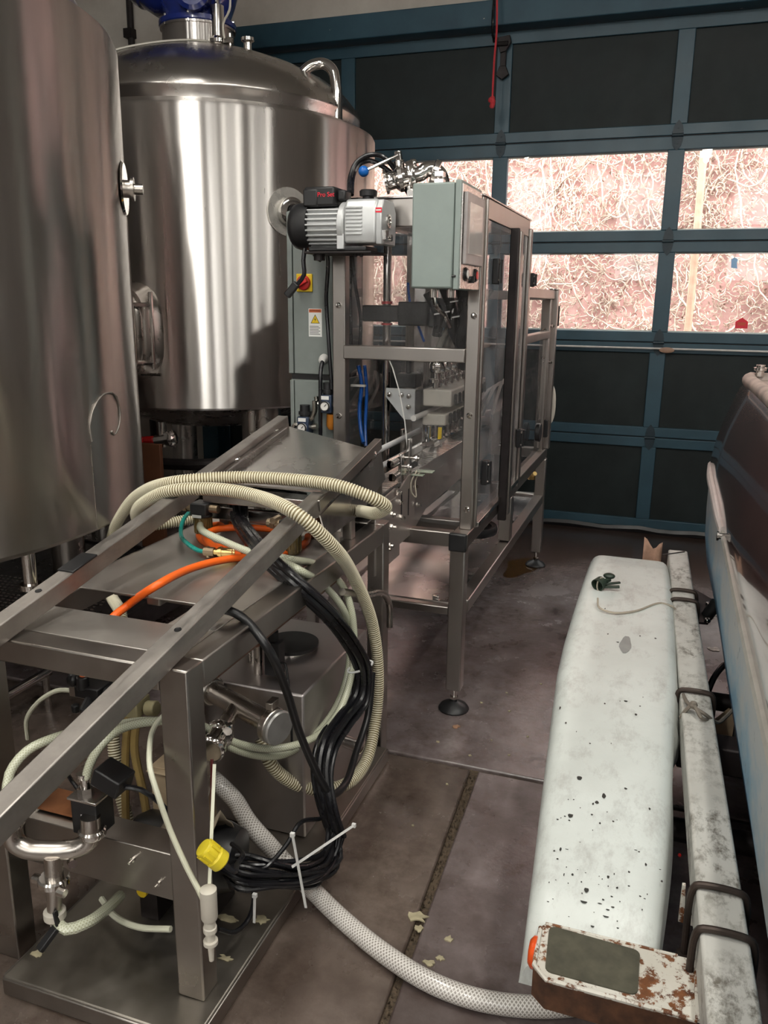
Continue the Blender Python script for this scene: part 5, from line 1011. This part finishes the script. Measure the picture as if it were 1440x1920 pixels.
obj('motor', M().lathe([(.001, 0), (.072, .004), (.086, .03), (.086, .24), (.072, .28), (.001, .285)], (-1.18, 1.51, .208), (1, .12, 0), 32), black_rubber, pm, smooth=50)
objs('foot', M().box(-1.13, -1.08, 1.45, 1.58, TZ + .001, .15).box(-1.0, -.95, 1.46, 1.60, TZ + .001, .15), iron, pm); obj('terminal_cap', M().cyl((-1.09, 1.405, .165), (-1.09, 1.43, .165), .014, 10), yellow_plastic, pm)
bf = thing('air_manifold', 'black pneumatic fitting cluster where the orange hose ends behind the rail', 'fitting', (-1.29, 1.52, .58))
q = M().box(-1.31, -1.24, 1.49, 1.55, .60, .63).cyl((-1.29, 1.50, .62), (-1.29, 1.50, .655), .016, 12).cyl((-1.27, 1.50, .60), (-1.27, 1.47, .575), .013, 10).cyl((-1.25, 1.52, .61), (-1.20, 1.54, .60), .018, 10).ball((-1.325, 1.51, .635), .018, 10).cyl((-1.22, 1.53, .625), (-1.20, 1.55, .65), .012, 8).cyl((-1.31, 1.49, .58), (-1.31, 1.49, .56), .011, 8)
obj('body', q, black_rubber, bf, bevel=.003); obj('hose_socket', M().cyl((-1.33, 1.56, .595), (-1.39, 1.585, .567), .013, 12), ivory_plastic, bf)
obj('bracket', M().box(-1.36, -1.22, 1.53, 1.545, .575, .60), cart_steel, bf)
for i, (x, y0) in enumerate(((-1.272, .416), (-1.245, .43))):
    tag(obj('tan_tube', M().tube(spline([(x + .02, 1.62, .52), (x, 1.62, .40), (x - .012 + .03 * i, 1.62, .27), (x - .02 + .05 * i, 1.62, .13)], .02), .011, 8), tan_tube), 'stained tan tube hanging behind the CO2 valve, the ' + ('left' if i == 0 else 'right') + ' of two', 'tube')
tag(obj('cream_block', M().box(-1.275, -1.215, 1.60, 1.66, .50, .545).cyl((-1.25, 1.63, .545), (-1.25, 1.63, .60), .012, 10).cyl((-1.205, 1.63, .52), (-1.175, 1.63, .525), .02, 12), plain('old_cream_block', (.34, .30, .17), .5), bevel=.003), 'cream valve block above the hanging tan tubes', 'valve')
tag(obj('rag', M().add([(-1.04 + .020 * i, 1.42 + .026 * j, .325 + .018 * math.sin(i * 1.9 + j * .8) + .012 * math.cos(j * 2.3 + i) - .012 * j * (j - 4) * .5) for j in range(7) for i in range(7)], [(j * 7 + i, j * 7 + i + 1, j * 7 + i + 8, j * 7 + i + 7) for j in range(6) for i in range(6)]), plain('brown_rag', (.22, .18, .13), .9), smooth=180), 'crumpled brown rag draped over the black pump motor', 'cloth').modifiers.new('thickness', 'SOLIDIFY').thickness = .004
tag(obj('tan_carton', M().box(-1.20, -1.08, 1.62, 1.74, TZ + .001, .36).box(-1.20, -1.08, 1.60, 1.62, .352, .357), cardboard, bevel=.002), 'tan carton standing on the tray behind the channel beam', 'carton')
tag(obj('copper_plate', M().box(-1.34, -1.20, 1.36, 1.44, .366, .372), plain('rusty_orange_plate', (.30, .12, .05), .5, .3, var=.4, scale=9)), 'rust orange plate lying on the channel beam behind the U pipe', 'plate')
yp = thing('yellow_plug', 'yellow rubber plug hanging beside the near cart leg', 'plug', (-.80, 1.27, .42))
a = Vector((-.800, 1.232, .486)); d = Vector((.55, .35, -.75)).normalized()
obj('body', M().lathe([(.018, 0), (.020, .004), (.019, .03), (.022, .034), (.022, .052), (.018, .056)], a, d, 20), plug_yellow, yp)
q = M()
for k in range(10):
    an = 2 * PI * k / 10; u_ = d.orthogonal().normalized(); w_ = d.cross(u_); dv = u_ * math.cos(an) + w_ * math.sin(an); q.bar(a + dv * .0205 + d * .006, a + dv * .0205 + d * .028, .004, .004, dv)
obj('grip_ribs', q, plug_yellow, yp); obj('socket_face', M().cyl(a + d * .052, a + d * .0575, .014, 16), iron, yp)
obj('lead', M().tube(spline([a + d * .055, a + d * .075 + Vector((.01, 0, -.005)), (-.775, 1.32, .39), (-.79, 1.37, .375), (-.84, 1.41, .36)], .01), .0055, 8), black_cable, yp)
wv = thing('plastic_trap', 'white plastic drain trap standing behind the near cart leg', 'trap', (-.80, 1.24, .26))
obj('barrel', M().lathe([(.015, .335), (.017, .34), (.017, .405), (.012, .408)], (-.782, 1.215, 0), n=20), ivory_plastic, wv)
obj('threaded_neck', M().lathe([(.012, .335), (.012, .318), (.014, .316), (.014, .306), (.010, .304), (.010, .285), (.015, .284), (.015, .276), (.007, .272), (.005, .235), (.001, .234)], (-.782, 1.215, 0), n=18), ivory_plastic, wv)
obj('strap', M().bar((-.787, 1.228, .40), (-.835, 1.345, .60), .007, .003), cream_tube, wv)
hs = thing('brass_cock', 'old brass tap with a chrome lever behind the yellow plug', 'tap', (-.93, 1.42, .40))
obj('body', M().cyl((-.99, 1.42, .50), (-.93, 1.40, .50), .014, 12).lathe([(.02, 0), (.02, .012)], (-.96, 1.41, .50), (.95, -.3, 0), 6), bronze, hs)
obj('lever', M().bar((-.945, 1.39, .535), (-.90, 1.37, .53), .012, .006).cyl((-.925, 1.40, .50), (-.905, 1.39, .44), .008, 8).bar((-.93, 1.38, .44), (-.905, 1.37, .36), .010, .006), chrome, hs)
tag(obj('red_lead', M().tube(spline([(-.975, 1.56, .46), (-.955, 1.52, .38), (-.95, 1.50, .28), (-.955, 1.48, .20)], .02), .004, 6), plain('maroon_lead', (.08, .01, .01), .4)), 'thin maroon lead hanging below the branch valve', 'cable')
for x, y, sx_, sy_, lb_ in ((-.925, 1.515, .034, .013, 'longest pale flake on the cart tray, beside the plastic trap'), (-.842, 1.541, .020, .016, 'chunky pale flake on the cart tray edge under the looping cable'),
                            (-.862, 1.40, .022, .010, 'thin pale flake on the cart tray just right of the near leg'), (-1.285, 1.262, .018, .012, 'pale flake on the cart tray at its left front corner')):
    n_ = 15; P = [(x + sx_ * rc.uniform(.5, 1.15) * math.cos(2 * PI * k / n_), y + sy_ * rc.uniform(.5, 1.15) * math.sin(2 * PI * k / n_)) for k in range(n_)]
    tag(obj('tray_flake', M().prism(P, (0, 0, TZ + .0004), (1, 0, 0), (0, 1, 0), (0, 0, .002)), flake_m), lb_, 'flake', 'flakes on the cart tray')
# ------------------------------------------------------------------ boat trailer
tl = thing('boat_trailer', 'weathered white boat trailer frame with fender and step at the right', 'trailer', (.1, 2.3, 0))
def tx(y): return .172 - (y - 1.07) * .0335
tb = obj('frame_tube', M().add([(tx(y) + sx_ * .0385, y, z) for y in (-.2, 3.52) for z in (.474, .55) for sx_ in (-1, 1)], [(0, 1, 3, 2), (4, 6, 7, 5), (0, 4, 5, 1), (2, 3, 7, 6), (0, 2, 6, 4), (1, 5, 7, 3)]), tube_m, tl, bevel=.007, seg=3)
obj('cross_member', M().box(.10, 1.5, 2.02, 2.10, .40, .474), iron, tl, bevel=.005); obj('cross_member', M().box(.18, 1.5, .2, .28, .40, .474), iron, tl, bevel=.005); objs('axle', M().cyl((-.16, 1.95, .27), (1.4, 1.95, .27), .03, 12).cyl((-.16, 2.72, .27), (1.4, 2.72, .27), .03, 12), iron, tl)
def fsec(y):
    st = [(1.17, -.150, .066, .385), (1.21, -.154, .068, .42), (1.25, -.157, .070, .45), (1.285, -.160, .072, .478), (1.33, -.163, .074, .498), (1.40, -.168, .077, .510), (1.60, -.184, .083, .535), (1.95, -.212, .086, .556), (2.2, -.232, .094, .560), (2.40, -.240, .090, .562), (2.7, -.244, .083, .562), (3.0, -.246, .072, .560), (3.2, -.247, .063, .558), (3.34, -.247, .055, .548), (3.43, -.243, .048, .522), (3.48, -.236, .040, .480)]
    for a, b_ in zip(st, st[1:]):
        if y <= b_[0]: t = (y - a[0]) / (b_[0] - a[0]); t = max(0, t); return [a[i] + (b_[i] - a[i]) * t for i in range(4)]
    return st[-1]
ys = [1.225 + .02 * i for i in range(114)]; ys = [y for y in ys if y < 3.48] + [3.48]
V = []; F = []; nP = 15
for y in ys:
    _, xl, xr, zt = fsec(y); r = .042; wob = .010 * math.exp(-((y - 2.12) / .06) ** 2) + .012 * math.exp(-((y - 2.0) / .05) ** 2) + .010 * math.exp(-((y - 3.02) / .05) ** 2) + .004 * math.sin(y * 9)
    zt += .002 * math.sin(y * 5.0); bt = max(.26, zt - .055 - (y - 1.225) * 1.4); P = [(xl - .004, bt), (xl - .002, max(bt + .002, min(.40, zt - r)))]
    for k in range(6): a = PI - (PI / 2) * k / 5; P.append((xl + r + r * math.cos(a), zt - r + r * math.sin(a)))
    for k in range(5): a = PI / 2 - (PI / 2) * k / 4; P.append((xr - r * .8 + r * .8 * math.cos(a), zt - r * .8 + r * .8 * math.sin(a)))
    P += [(xr + .004 + wob, max(bt + .002, zt - .07)), (xr + .006 + wob, max(bt, min(.44, zt - .08)))]
    V += [(x, y, z) for x, z in P]
n_ = len(P)
for i in range(len(ys) - 1):
    for k in range(n_ - 1): F.append((i * n_ + k, i * n_ + k + 1, (i + 1) * n_ + k + 1, (i + 1) * n_ + k))
F.append(tuple(range(n_))); F.append(tuple(reversed([(len(ys) - 1) * n_ + k for k in range(n_)])))
obj('fender', M().add(V, F), fender_m, tl, smooth=50)
DROPS = [(-0.111, 1.655, 0.0054, 0.0091), (-0.013, 1.649, 0.0032, 0.004), (-0.055, 1.609, 0.0041, 0.0091), (-0.067, 1.584, 0.0041, 0.0051), (-0.074, 1.577, 0.002, 0.004), (-0.114, 1.529, 0.0051, 0.0081), (-0.073, 1.544, 0.0022, 0.003), (-0.03, 1.537, 0.0022, 0.003), (0.038, 1.596, 0.002, 0.004), (-0.121, 1.431, 0.002, 0.0061), (-0.123, 1.404, 0.0022, 0.0022), (-0.109, 1.434, 0.0032, 0.001), (-0.087, 1.46, 0.0014, 0.001), (-0.027, 1.388, 0.0022, 0.005), (0.009, 1.411, 0.002, 0.003), (-0.073, 1.363, 0.0014, 0.002), (-0.062, 1.349, 0.0041, 0.0081), (-0.009, 1.368, 0.002, 0.003), (-0.025, 1.367, 0.001, 0.002), (-0.064, 1.323, 0.0061, 0.0051), (-0.017, 1.346, 0.0022, 0.002), (-0.031, 1.335, 0.0022, 0.002), (-0.036, 1.326, 0.0041, 0.0014), (-0.021, 1.319, 0.0032, 0.0022), (-0.013, 1.325, 0.003, 0.0022), (-0.023, 1.307, 0.0051, 0.003), (-0.044, 1.286, 0.0032, 0.0032), (0.038, 1.439, 0.002, 0.0041), (-0.091, 1.375, 0.0022, 0.0032), (-0.106, 1.371, 0.001, 0.0051), (-0.126, 1.309, 0.0022, 0.001), (-0.118, 1.315, 0.0014, 0.001), (-0.086, 1.292, 0.0014, 0.001), (0.032, 1.361, 0.002, 0.002), (0.04, 1.358, 0.0022, 0.001), (0.068, 1.406, 0.002, 0.003), (-0.003, 1.304, 0.001, 0.002), (-0.001, 1.293, 0.002, 0.002), (-0.096, 1.353, 0.001, 0.002), (-0.119, 1.354, 0.0014, 0.001), (-0.125, 1.575, 0.001, 0.002), (-0.114, 1.578, 0.0014, 0.002), (-0.13, 1.346, 0.001, 0.002), (-0.132, 1.516, 0.001, 0.0022), (-0.138, 1.51, 0.0022, 0.0022), (-0.125, 1.523, 0.002, 0.0022), (-0.115, 1.514, 0.0022, 0.002), (-0.055, 1.524, 0.002, 0.0032), (-0.044, 1.561, 0.001, 0.002), (-0.023, 1.543, 0.0014, 0.001), (-0.098, 1.557, 0.001, 0.002), (-0.067, 1.5, 0.001, 0.002), (-0.017, 1.398, 0.001, 0.003), (-0.043, 1.385, 0.001, 0.001), (-0.083, 1.389, 0.001, 0.001), (-0.068, 1.386, 0.0014, 0.001), (-0.044, 1.309, 0.001, 0.001), (-0.002, 1.339, 0.001, 0.002), (-0.069, 1.338, 0.001, 0.002), (0.044, 1.369, 0.001, 0.002), (0.064, 1.434, 0.0022, 0.001), (0.018, 1.471, 0.0032, 0.001), (0.024, 1.468, 0.002, 0.002), (0.011, 1.378, 0.002, 0.002), (-0.042, 1.366, 0.001, 0.001), (0.037, 1.333, 0.001, 0.002), (-0.132, 1.423, 0.002, 0.0022), (-0.104, 1.389, 0.001, 0.002), (-0.037, 1.38, 0.001, 0.002), (-0.036, 2.031, 0.0045, 0.0051), (-0.008, 1.967, 0.003, 0.0061), (-0.086, 1.999, 0.0022, 0.0041), (-0.168, 1.872, 0.0022, 0.0041), (-0.139, 1.84, 0.001, 0.003), (-0.0, 2.016, 0.0022, 0.003), (-0.05, 2.026, 0.001, 0.003), (0.005, 2.069, 0.001, 0.003), (0.025, 2.474, 0.0032, 0.005), (-0.02, 2.477, 0.0022, 0.005), (-0.14, 2.674, 0.0022, 0.005), (-0.114, 2.458, 0.0022, 0.0051), (-0.081, 2.405, 0.0041, 0.0041), (-0.192, 1.947, 0.002, 0.0091), (-0.103, 1.799, 0.0022, 0.003), (-0.056, 1.815, 0.001, 0.003), (-0.058, 2.398, 0.0171, 0.0611)]
q = M(); q2 = M()
for i, (x, y, ra, rb) in enumerate(DROPS):
    _, xl, xr, zt = fsec(y); b_ = q2 if i == len(DROPS) - 1 else q; zt += .002 * math.sin(y * 5.0)
    edge = max(0, xl + .042 - x); zt -= edge * edge / .09
    b_.add([(x + ra * (1 + .15 * math.sin(3 * a + i)) * math.cos(a), y + rb * (1 + .15 * math.cos(2 * a + i)) * math.sin(a), zt + .0006) for a in [2 * PI * k / 14 for k in range(14)]], [tuple(range(14))])
o = obj('tar_drops', q, plain('dark_tar_drops', (.040, .040, .036), .55), tl); o['kind'] = 'stuff'
obj('grey_stain', q2, plain('grey_stain', (.30, .30, .29), .6), tl)
for y in (1.95, 2.72):
    w_ = obj('wheel', M().lathe([(.001, .06), (.13, .05), (.15, .09), (.16, .02), (.15, -.08), (.001, -.08)], (-.06, y, .27), (-1, 0, 0), 32), dull_pipe, tl)
    obj('tyre', M().lathe([(.15, -.08), (.22, -.09), (.26, -.075), (.27, -.04), (.27, .04), (.26, .075), (.22, .09), (.15, .08), (.15, -.08)], (-.06, y, .27), (-1, 0, 0), 40, caps=False), tyre_m, w_, smooth=50)
for i, (y, lg) in enumerate(((2.975, .14), (2.875, .14), (2.15, .12), (1.36, .17), (1.25, .17))):
    x = tx(y); w_ = .0455; z = .558
    P = [(x - w_, y, z - lg), (x - w_, y, z - .02), (x - w_ + .006, y, z - .004), (x - w_ + .02, y, z), (x + w_ - .02, y, z), (x + w_ - .006, y, z - .004), (x + w_, y, z - .02), (x + w_, y, z - lg)]
    obj('u_bolt', M().tube(spline(P, .006), .0065 if i > 2 else .0068, 10), rod_rust, tl)
    if i > 2: objs('u_bolt_nut', M().lathe([(.014, 0), (.014, .012)], (x + w_, y, z - lg + .01), (0, 0, 1), 6).lathe([(.014, 0), (.014, .012)], (x - w_, y, z - lg + .01), (0, 0, 1), 6), rod_rust, tl)
bk_ = obj('spring_bracket', M().prism([(0, 0), (.10, -.13), (.10, -.30), (.085, -.36), (.03, -.365), (.0, -.25)], (.118, 3.30, .475), (1, 0, 0), (0, .85, .12), (0, 0, .008)), iron, tl, bevel=.002)
for x, y in ((.15, 3.16), (.205, 3.13), (.20, 3.005)): obj('bracket_bolt', M().lathe([(.012, 0), (.012, .006), (.008, .012), (.001, .012)], (x, y, .475 + .12 * (y - 3.30) / .85 + .008), (0, -.12, 1), 12), chrome, tl)
obj('bracket_pin', M().cyl((.20, 3.06, .44), (.23, 3.06, .50), .022, 14), black_rubber, tl)
obj('tube_cap_strap', M().bar((.03, 3.42, .552), (.115, 3.50, .552), .006, .003), iron, tl)
stp = obj('step_plate', M().prism([(-.130, 1.170), (-.134, 1.262), (-.124, 1.276), (.130, 1.278), (.130, 1.147), (-.105, 1.147)], (0, 0, .464), (1, 0, 0), (0, 1, 0), (0, 0, .006)), rust_m, tl, bevel=.002)
obj('step_flange', M().prism([(-.130, 1.170), (-.105, 1.147), (.130, 1.147), (.130, 1.152), (-.103, 1.152), (-.126, 1.173)], (0, 0, .412), (1, 0, 0), (0, 1, 0), (0, 0, .053)).box(-.125, .13, 1.272, 1.278, .44, .465), rust_shade, stp, bevel=.001)
objs('step_rim', M().tube([(-.131, 1.262, .470), (-.128, 1.172, .470), (-.105, 1.149, .470), (.10, 1.149, .470)], .004, 8).tube([(-.124, 1.275, .470), (.10, 1.276, .470)], .003, 8), rust_m, stp)
gp = []
for cx_, cy_, a0 in ((.027, 1.252, 0), (-.104, 1.258, 90), (-.098, 1.176, 180), (.027, 1.176, 270)):
    for k in range(5): a = math.radians(a0 + 22.5 * k); gp.append((cx_ + .012 * math.cos(a), cy_ + .012 * math.sin(a)))
obj('grip_pad', M().prism(gp, (0, 0, .470), (1, 0, 0), (0, 1, 0), (0, 0, .0025)), grip_m, stp, smooth=30)
obj('side_reflector', M().lathe([(.001, .012), (.020, .010), (.027, .004), (.028, -.002), (.001, -.002)], (-.134, 1.225, .448), (-1, 0, 0), 24), reflector_m, stp, smooth=50)
obj('step_arm', M().box(.126, .215, 1.15, 1.27, .463, .474), rust_m, stp, bevel=.002)
obj('mud_bracket', M().prism([(.060, .52), (.066, .52), (.07, .46), (.105, .445), (.105, .435), (.06, .44)], (.045, 1.425, -.02), (1, 0, 0), (0, 0, 1), (0, .008, 0)), rust_m, tl)
obj('red_tip', M().ball((.108, 1.63, .42), .004, 8), red_plastic, tl)
# things lying on the trailer
wh = thing('green_plug', 'dark green cap with a wing nut lying on the white fender', 'cap', (-.17, 2.84, .562))
c = Vector((-.182, 2.845, .583))
obj('cup', M().lathe([(.020, .03), (.024, 0), (.021, 0), (.018, .022), (.001, .022)], c, (.35, .7, .25), 24), green_m, wh); obj('wing', M().ball(c + Vector((.035, .055, .022)), .018, 12, sx=1.2, sz=.6).bar(c + Vector((.01, .02, .005)), c + Vector((.04, .05, .012)), .012, .014).bar(c + Vector((.02, .015, -.008)), c + Vector((.075, .02, -.002)), .014, .008).bar(c + Vector((.025, .03, -.002)), c + Vector((.075, .05, .004)), .012, .007), green_m, wh, bevel=.002)
obj('ring', M().tube([c + Vector((.012 + .026 * math.cos(a) * .5, .012 + .012 * math.cos(a), .026 * math.sin(a))) for a in [2 * PI * k / 20 for k in range(20)]], .0025, 6, closed=True), cord_mat, wh)
hose('fender_cord', 'fendercord', .0035, cord_mat, 'thin tan cord trailing from the green cap over the fender edge', 6, cat='cord')
tag(obj('frame_rope', M().tube(spline(PTS['rope'], .01), .0048, 6).tube(spline(PTS['rope2'], .01), .0048, 6).ball((.126, 2.032, .575), .011, 8), rope_mat), 'grey rope knotted over the trailer frame tube', 'rope')
tag(obj('trailer_wire', M().tube(spline([(.30, 2.80, .36), (.276, 2.759, .38), (.245, 2.68, .42), (.21, 2.60, .40), (.19, 2.56, .34)], .01), .010, 8), black_rubber), 'black rubber hose curving out from behind the trailer tube', 'hose')
tag(obj('trailer_loop', M().tube(spline([(.29, 2.55, .34), (.283, 2.50, .25), (.262, 2.50, .19), (.235, 2.52, .20), (.22, 2.52, .26)], .01), .010, 8), black_rubber), 'black rubber loop hanging below the cardboard tag', 'hose')
tag(obj('cardboard_tag', M().prism([(0, 0), (.075, .02), (.085, .15), (.05, .19), (-.005, .11)], (.222, 2.47, .245), (1, 0, .12), (0, 1, .15), (0, 0, .003)), cardboard), 'torn cardboard tag hanging between the trailer and the boat', 'tag')
tag(obj('torn_paper', M().add([(-.048 + .0125 * i, 3.56 + .012 * math.sin(i * .9) - .012 * j, (.02, (.552, .545, .53, .52, .527, .540, .548)[i], (.588, .576, .553, .538, .546, .566, .574)[i])[j]) for j in range(3) for i in range(7)], [(j * 7 + i, j * 7 + i + 1, j * 7 + i + 8, j * 7 + i + 7) for j in range(2) for i in range(6)]), plain('curled_paper', (.46, .28, .2), .8, var=.35, scale=20), smooth=180), 'curled torn brown paper sticking up behind the far end of the fender', 'paper').modifiers.new('thickness', 'SOLIDIFY').thickness = .002
# ------------------------------------------------------------------ boat
bt = thing('boat', 'maroon and blue boat hull on the trailer at the right edge', 'boat', (.9, 2.0, .3))
ST = [(3.62, .000), (3.55, -.014), (3.2, -.006), (2.8, .0), (2.4, .002), (2.0, .006), (1.6, .010), (1.2, .012), (.6, .02), (-.4, .05)]
def up_sec(y, o): return [(.285 + o, 1.255), (.268 + o, 1.225), (.245 + o, 1.16), (.222 + o, 1.09), (.205 + o, 1.02), (.194 + o, .95), (.190 + o, .885), (.193 + o, .865)]
def lo_sec(y, o):
    dr_ = max(0, 3.6 - y) * .028
    return [(.197 + o, .862), (.196 + o, .82), (.197 + o, .74), (.203 + o, .62), (.222 + o + dr_ * .4, .50 - dr_), (.262 + o + dr_ * .8, .43 - dr_), (.36 + o + dr_, .38 - dr_ * .6), (.60 + o, .33 - dr_ * .4), (1.05, .29)]
def skin(fn, flip=False):
    m = M(); V = []; n = len(fn(0, 0))
    for y, o in ST: V += [(x, y, z) for x, z in fn(y, o)]
    F = []
    for i in range(len(ST) - 1):
        for k in range(n - 1): F.append((i * n + k, (i + 1) * n + k, (i + 1) * n + k + 1, i * n + k + 1))
    m.add(V, F); return m
uh = obj('topsides', skin(up_sec), gelcoat, bt, smooth=60)
obj('bottom', skin(lo_sec), hull_m, bt, smooth=60)
e1 = up_sec(3.62, 0); e2 = lo_sec(3.62, 0)
obj('transom', M().prism([(x, z) for x, z in e1] + [(x, z) for x, z in e2[1:]] + [(1.05, 1.26)], (0, 3.618, 0), (1, 0, 0), (0, 0, 1), (0, .02, 0)), gelcoat, bt)
obj('deck', M().add([(.285 + o + j * .4 * (j > 0), y, 1.255 + .015 * (j > 0)) for y, o in ST for j in (0, 1, 2)], [(i * 3 + j, i * 3 + j + 1, i * 3 + j + 4, i * 3 + j + 3) for i in range(len(ST) - 1) for j in (0, 1)]), plain('stained_deck', (.42, .34, .30), .5, var=.25, scale=8), bt, smooth=60)
obj('gunwale_rail', M().tube(spline([(.30 + o, y, 1.262) for y, o in ST], .05), .026, 12), plain('weathered_gunwale', (.40, .33, .29), .4, var=.4, scale=14), bt)
obj('stern_rail', M().tube([(.30, 3.60, 1.262), (.6, 3.63, 1.27), (1.2, 3.64, 1.275)], .024, 10), bpy.data.materials['weathered_gunwale'], bt)
obj('deck_hatch', M().box(.62, 1.25, 1.4, 2.4, 1.272, 1.292), plain('white_hatch', (.60, .58, .55), .35), bt, bevel=.008)
obj('hatch_handle', M().tube(spline([(.66, 1.8, 1.292), (.66, 1.82, 1.315), (.66, 1.98, 1.315), (.66, 2.0, 1.292)]), .006, 8), chrome, bt)
obj('cleat', M().lathe([(.016, 0), (.016, .02), (.026, .024), (.026, .034), (.018, .036), (.018, .044)], (.325, 3.58, 1.275), (0, 0, 1), 16), chrome, bt)
obj('rub_strip', M().tube(spline([(.188 + .0, 3.60, .905), (.180, 3.4, .895), (.184, 3.1, .885), (.190, 2.8, .872), (.196, 2.66, .868)], .03), .017, 10), strake_m, bt)
obj('strip_bolt', M().cyl((.178, 2.60, .868), (.20, 2.60, .868), .010, 10).lathe([(.014, 0), (.014, .006)], (.178, 2.60, .868), (-1, 0, 0), 10), chrome, bt)
obj('chine_lip', M().tube(spline([(.192, 3.3, .862), (.197, 2.6, .862), (.20, 2.0, .862), (.205, 1.4, .862), (.215, .6, .862), (.245, -.4, .862)], .05), .013, 8), plain('cream_lip', (.42, .41, .37), .4, var=.12), bt)
q = M()
for (y0, z0, y1, z1) in ((3.45, 1.05, 2.3, .90), (3.5, .98, 2.6, .88), (3.0, 1.13, 2.2, 1.0)):
    pass
obj('keel_bunk', M().box(.45, .58, .6, 3.4, .20, .36), wood, tl)
# ------------------------------------------------------------------ bits on the floor
rf = random.Random(11)
def flake(x, y, s, lab, m=flake_m, nm='paint_flake', grp='pale flakes on the floor', cat='flake', z=0.0):
    n_ = 13; a0 = rf.uniform(0, 6.28)
    P = [(s * rf.uniform(.45, 1.15) * math.cos(2 * PI * k / n_ + a0), s * rf.uniform(.35, 1.0) * math.sin(2 * PI * k / n_ + a0)) for k in range(n_)]
    tag(obj(nm, M().prism(P, (x, y, z + .0003), (1, 0, 0), (0, 1, 0), (0, 0, .0035)), m), lab, cat, grp)
flake(-.497, 1.738, .030, 'largest pale flake, lying on the gritty floor joint'); flake(-.480, 1.70, .014, 'small pale flake touching the largest one on the floor joint')
flake(-.400, 1.69, .015, 'pale flake on the floor slab nearest the white fender'); flake(-.402, 1.625, .012, 'narrow pale flake between two others left of the trailer step')
flake(-.425, 1.60, .015, 'pale flake on the slab closest to the braided floor hose')
flake(-.646, 2.73, .018, 'curled dry leaf on the floor before the machine foot', leaf_m, 'dry_leaf', None, 'leaf')
flake(.30, 3.84, .03, 'dark and white torn scrap on the floor between trailer and boat', plain('torn_scrap', (.35, .30, .27), .8, var=.6, scale=40), 'torn_scrap', None, 'scrap')
for x, y in ((-.52, 3.07), (-.48, 2.92), (-.50, 2.68), (-.38, 2.75), (-.60, 2.95), (-.42, 2.60), (-.55, 2.55), (-.20, 3.6), (-.68, 2.6), (-.58, 2.35), (-.62, 2.1), (-.40, 3.2)):
    flake(x, y, rf.uniform(.004, .007), 'tiny pale crumb on the open floor beside the filling machine', flake_m, 'crumb', 'crumbs on the open floor', 'crumb')
q = [( -.765 + .085 * math.cos(a) * (1 + .25 * math.sin(3 * a + 1)), 4.72 + .20 * math.sin(a) * (1 + .2 * math.sin(2 * a))) for a in [2 * PI * k / 36 for k in range(36)]]
pu, nt, p = mat('brown_puddle_water'); p.inputs['Base Color'].default_value = (.045, .022, .008, 1); p.inputs['Roughness'].default_value = .04
tag(obj('puddle', M().prism(q, (0, 0, .0002), (1, 0, 0), (0, 1, 0), (0, 0, .0012)), pu), 'shallow brown puddle beside the far machine foot', 'puddle')
